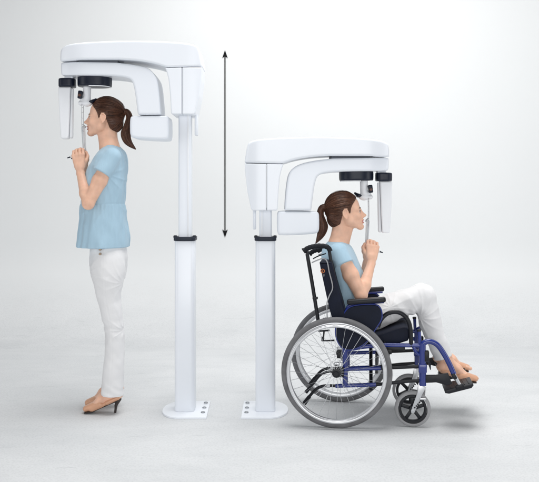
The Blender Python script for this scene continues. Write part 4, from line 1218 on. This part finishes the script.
        # caster fork + caster
        cl = l + (0.018 if near else -0.018)
        cp = C(412.6, 408.6, NL + 0.018); rc = cp[2]
        cen = np.array([cp[0], cl, rc])
        mb = MB()
        for o_ in (-0.024, 0.024):
            t0 = q(422.5, 386); t1 = np.array([cen[0], cl + o_, rc - 0.010])
            a_ = np.array([t0[0], cl + o_, t0[2]]); ax_ = unit(t1 - a_); nn = np.array([ax_[2], 0, -ax_[0]])
            hw_ = 0.014
            pl = [a_ + nn * 0.020, a_ + ax_ * 0.045 + nn * hw_, t1 + nn * 0.011, t1 + ax_ * 0.010 + nn * 0.006, t1 + ax_ * 0.010 - nn * 0.006, t1 - nn * 0.011, a_ + ax_ * 0.045 - nn * hw_, a_ - nn * 0.020]
            prism(mb, [(p[0], p[2]) for p in pl], cl + o_ - 0.003, cl + o_ + 0.003, bev=0.0012)
        box(mb, np.array([q(422.5, 386)[0], cl, q(0, 386)[2]]), (0.040, 0.054, 0.012), bev=0.003)
        fk = obj('caster_fork', mb, M['steel'], root)
        for t in (0.32, 0.48, 0.64, 0.8):
            p = (np.array([q(422.5, 386)[0], cl, q(0, 386)[2]]) * (1 - t) + np.array([cen[0], cl, rc]) * t)
            mb = MB(); lathe(mb, [(0, -0.0285), (0.0045, -0.0285), (0.0045, -0.0265)], 'y', 14, tuple(p)); obj('fork_hole', mb, M['black'], fk)
        mb = MB(); tube(mb, [cen + np.array([0, -0.031, 0]), cen + np.array([0, 0.031, 0])], 0.0075, 12); obj('axle_bolt', mb, M['steel'], fk)
        if near:
            mb = MB()
            lathe(mb, [(0.078, -0.013), (0.066, -0.013), (0.063, -0.010), (0.063, 0.010), (0.066, 0.013), (0.078, 0.013)], 'y', 56, closed=True)
            lathe(mb, [(0.0, -0.018), (0.018, -0.018), (0.020, -0.015), (0.020, 0.015), (0.018, 0.018), (0.0, 0.018)], 'y', 28)
            for i in range(5):
                a_ = 2 * math.pi * i / 5 + 0.35; ca, sa = math.cos(a_), math.sin(a_)
                mx = Matrix(((ca, 0, -sa), (0, 1, 0), (sa, 0, ca)))
                box(mb, (0.042 * ca, 0, 0.042 * sa), (0.052, 0.016, 0.019), mx, bev=0.004)
            cw = obj('caster_wheel', mb, M['black'], root); cw.location = tuple(cen)
            r0 = rc - 0.002
            prof = [(r0 - 0.018, -0.0145), (r0 - 0.008, -0.0155), (r0 - 0.001, -0.010), (r0, 0), (r0 - 0.001, 0.010), (r0 - 0.008, 0.0155), (r0 - 0.018, 0.0145)]
            mb = MB(); lathe(mb, prof, 'y', 64, closed=True); ct = obj('tyre', mb, M['tyre_c'], cw, smooth=60)
        else:
            c2 = cw.copy(); COL.objects.link(c2); c2.parent = root; c2.location = tuple(cen); c2.rotation_euler = (0, 0.5, 0)
            c3 = ct.copy(); COL.objects.link(c3); c3.parent = c2
    # ---------------- backrest, seat, cross brace
    prf = [C(a, b, NL) for a, b in ((319.6, 262.6), (320.2, 261.6), (331.4, 261.2), (332.2, 262.2), (337.5, 285), (344, 306), (348, 326), (337, 330), (331.0, 315), (325.0, 288))]
    mb = MB(); prism(mb, [tuple(p) for p in chaikin([(p[0], p[2]) for p in prf], 1)], NL - 0.028, FL + 0.028, bev=0.010, seg=3)
    br = obj('backrest', mb, M['uphol'], root, smooth=50)
    e = C(322.6, 271, NL - 0.029)
    mb = MB(); lathe(mb, [(0.0085, 0), (0.0125, 0), (0.0125, -0.0012), (0.0085, -0.0012)], 'y', 28, (e[0], NL - 0.0285, e[2]), closed=True)
    box(mb, (e[0] - 0.001, NL - 0.029, e[2] - 0.001), (0.004, 0.001, 0.012), Euler((0, 0.5, 0)).to_matrix(), bev=0)
    obj('round_emblem', mb, M['orange'], br)
    mb = MB()
    for k in range(2): box(mb, (e[0] + 0.006, NL - 0.0287, e[2] - 0.022 - 0.006 * k), (0.012 - 0.004 * k, 0.001, 0.0028), bev=0)
    obj('emblem_lettering', mb, M['white_print'], br)
    st = [C(a, b, NL) for a, b in ((345, 341), (378, 336), (402, 327), (409, 328.5), (411, 335.5), (407, 343.5), (376, 346.5), (345, 349))]
    mb = MB(); prism(mb, [tuple(p) for p in chaikin([(p[0], p[2]) for p in st], 1)], NL + 0.014, FL - 0.014, bev=0.012, seg=3)
    obj('seat', mb, M['uphol'], root, smooth=50)
    mb = MB()
    a = C(352, 384, NL); b = C(392, 350, NL)
    tube(mb, [(0.19, NL + 0.02, a[2] - .03), (0.19, FL - 0.02, b[2] - .02)], 0.0105, 12); tube(mb, [(0.225, NL + 0.02, b[2] - .02), (0.225, FL - 0.02, a[2] - .03)], 0.0105, 12)
    obj('cross_brace', mb, M['black'], root)
    p = C(430.5, 367, NL)
    mb = MB(); box(mb, (p[0], (NL + FL) / 2, p[2]), (0.004, FL - NL, 0.034), bev=0.001); obj('calf_strap', mb, M['uphol'], root)
    return root
M['tyre_c'] = mat('light_grey_rubber', (0.30, 0.30, 0.31), 0.65, var=0.1, bump=(300, 0.2, 0.001))
wheelchair()

# ================================================================== CAMERA
cam = bpy.data.cameras.new('camera'); co = bpy.data.objects.new('camera', cam); COL.objects.link(co)
co.location = (0, -DIST, EYE); co.rotation_euler = (R(90), 0, 0)
cam.sensor_width = 36; cam.sensor_fit = 'HORIZONTAL'; cam.lens = FPX / 539 * 36
cam.shift_y = -(241 - HY) / 539; cam.clip_end = 100
scene.camera = co

# ================================================================== LIGHT
def area(name, loc, target, sx, sy, power, col=(1, 1, 1)):
    l = bpy.data.lights.new(name, 'AREA'); l.shape = 'RECTANGLE'; l.size = sx; l.size_y = sy; l.energy = power; l.color = col
    o = bpy.data.objects.new(name, l); COL.objects.link(o); o.location = loc
    o.rotation_euler = (Vector(target) - Vector(loc)).to_track_quat('-Z', 'Y').to_euler(); return o
area('overhead_softbox', (0.3, 0.25, 4.6), (0.1, 0.35, 0), 3.2, 2.2, 185, (1, 0.995, 0.985))
area('front_softbox', (0.3, -6.8, 1.75), (0.0, 0.3, 1.1), 5.5, 2.6, 172, (1, 0.995, 0.985))
area('left_softbox', (-4.6, -1.6, 1.5), (-0.5, 0.4, 1.1), 1.8, 2.6, 36)
area('right_softbox', (4.8, -1.2, 1.5), (0.6, 0.4, 1.0), 2.0, 3.0, 50)
area('wall_light', (3.6, 0.6, 4.6), (3.2, 3.2, 1.0), 3.0, 0.8, 26)
w = bpy.data.worlds.new('World'); scene.world = w; w.use_nodes = True
w.node_tree.nodes['Background'].inputs[0].default_value = (0.95, 0.97, 1.0, 1)
w.node_tree.nodes['Background'].inputs[1].default_value = 0.20
scene.view_settings.view_transform = 'Standard'; scene.view_settings.look = 'None'
scene.view_settings.exposure = 0.0; scene.view_settings.gamma = 1.0
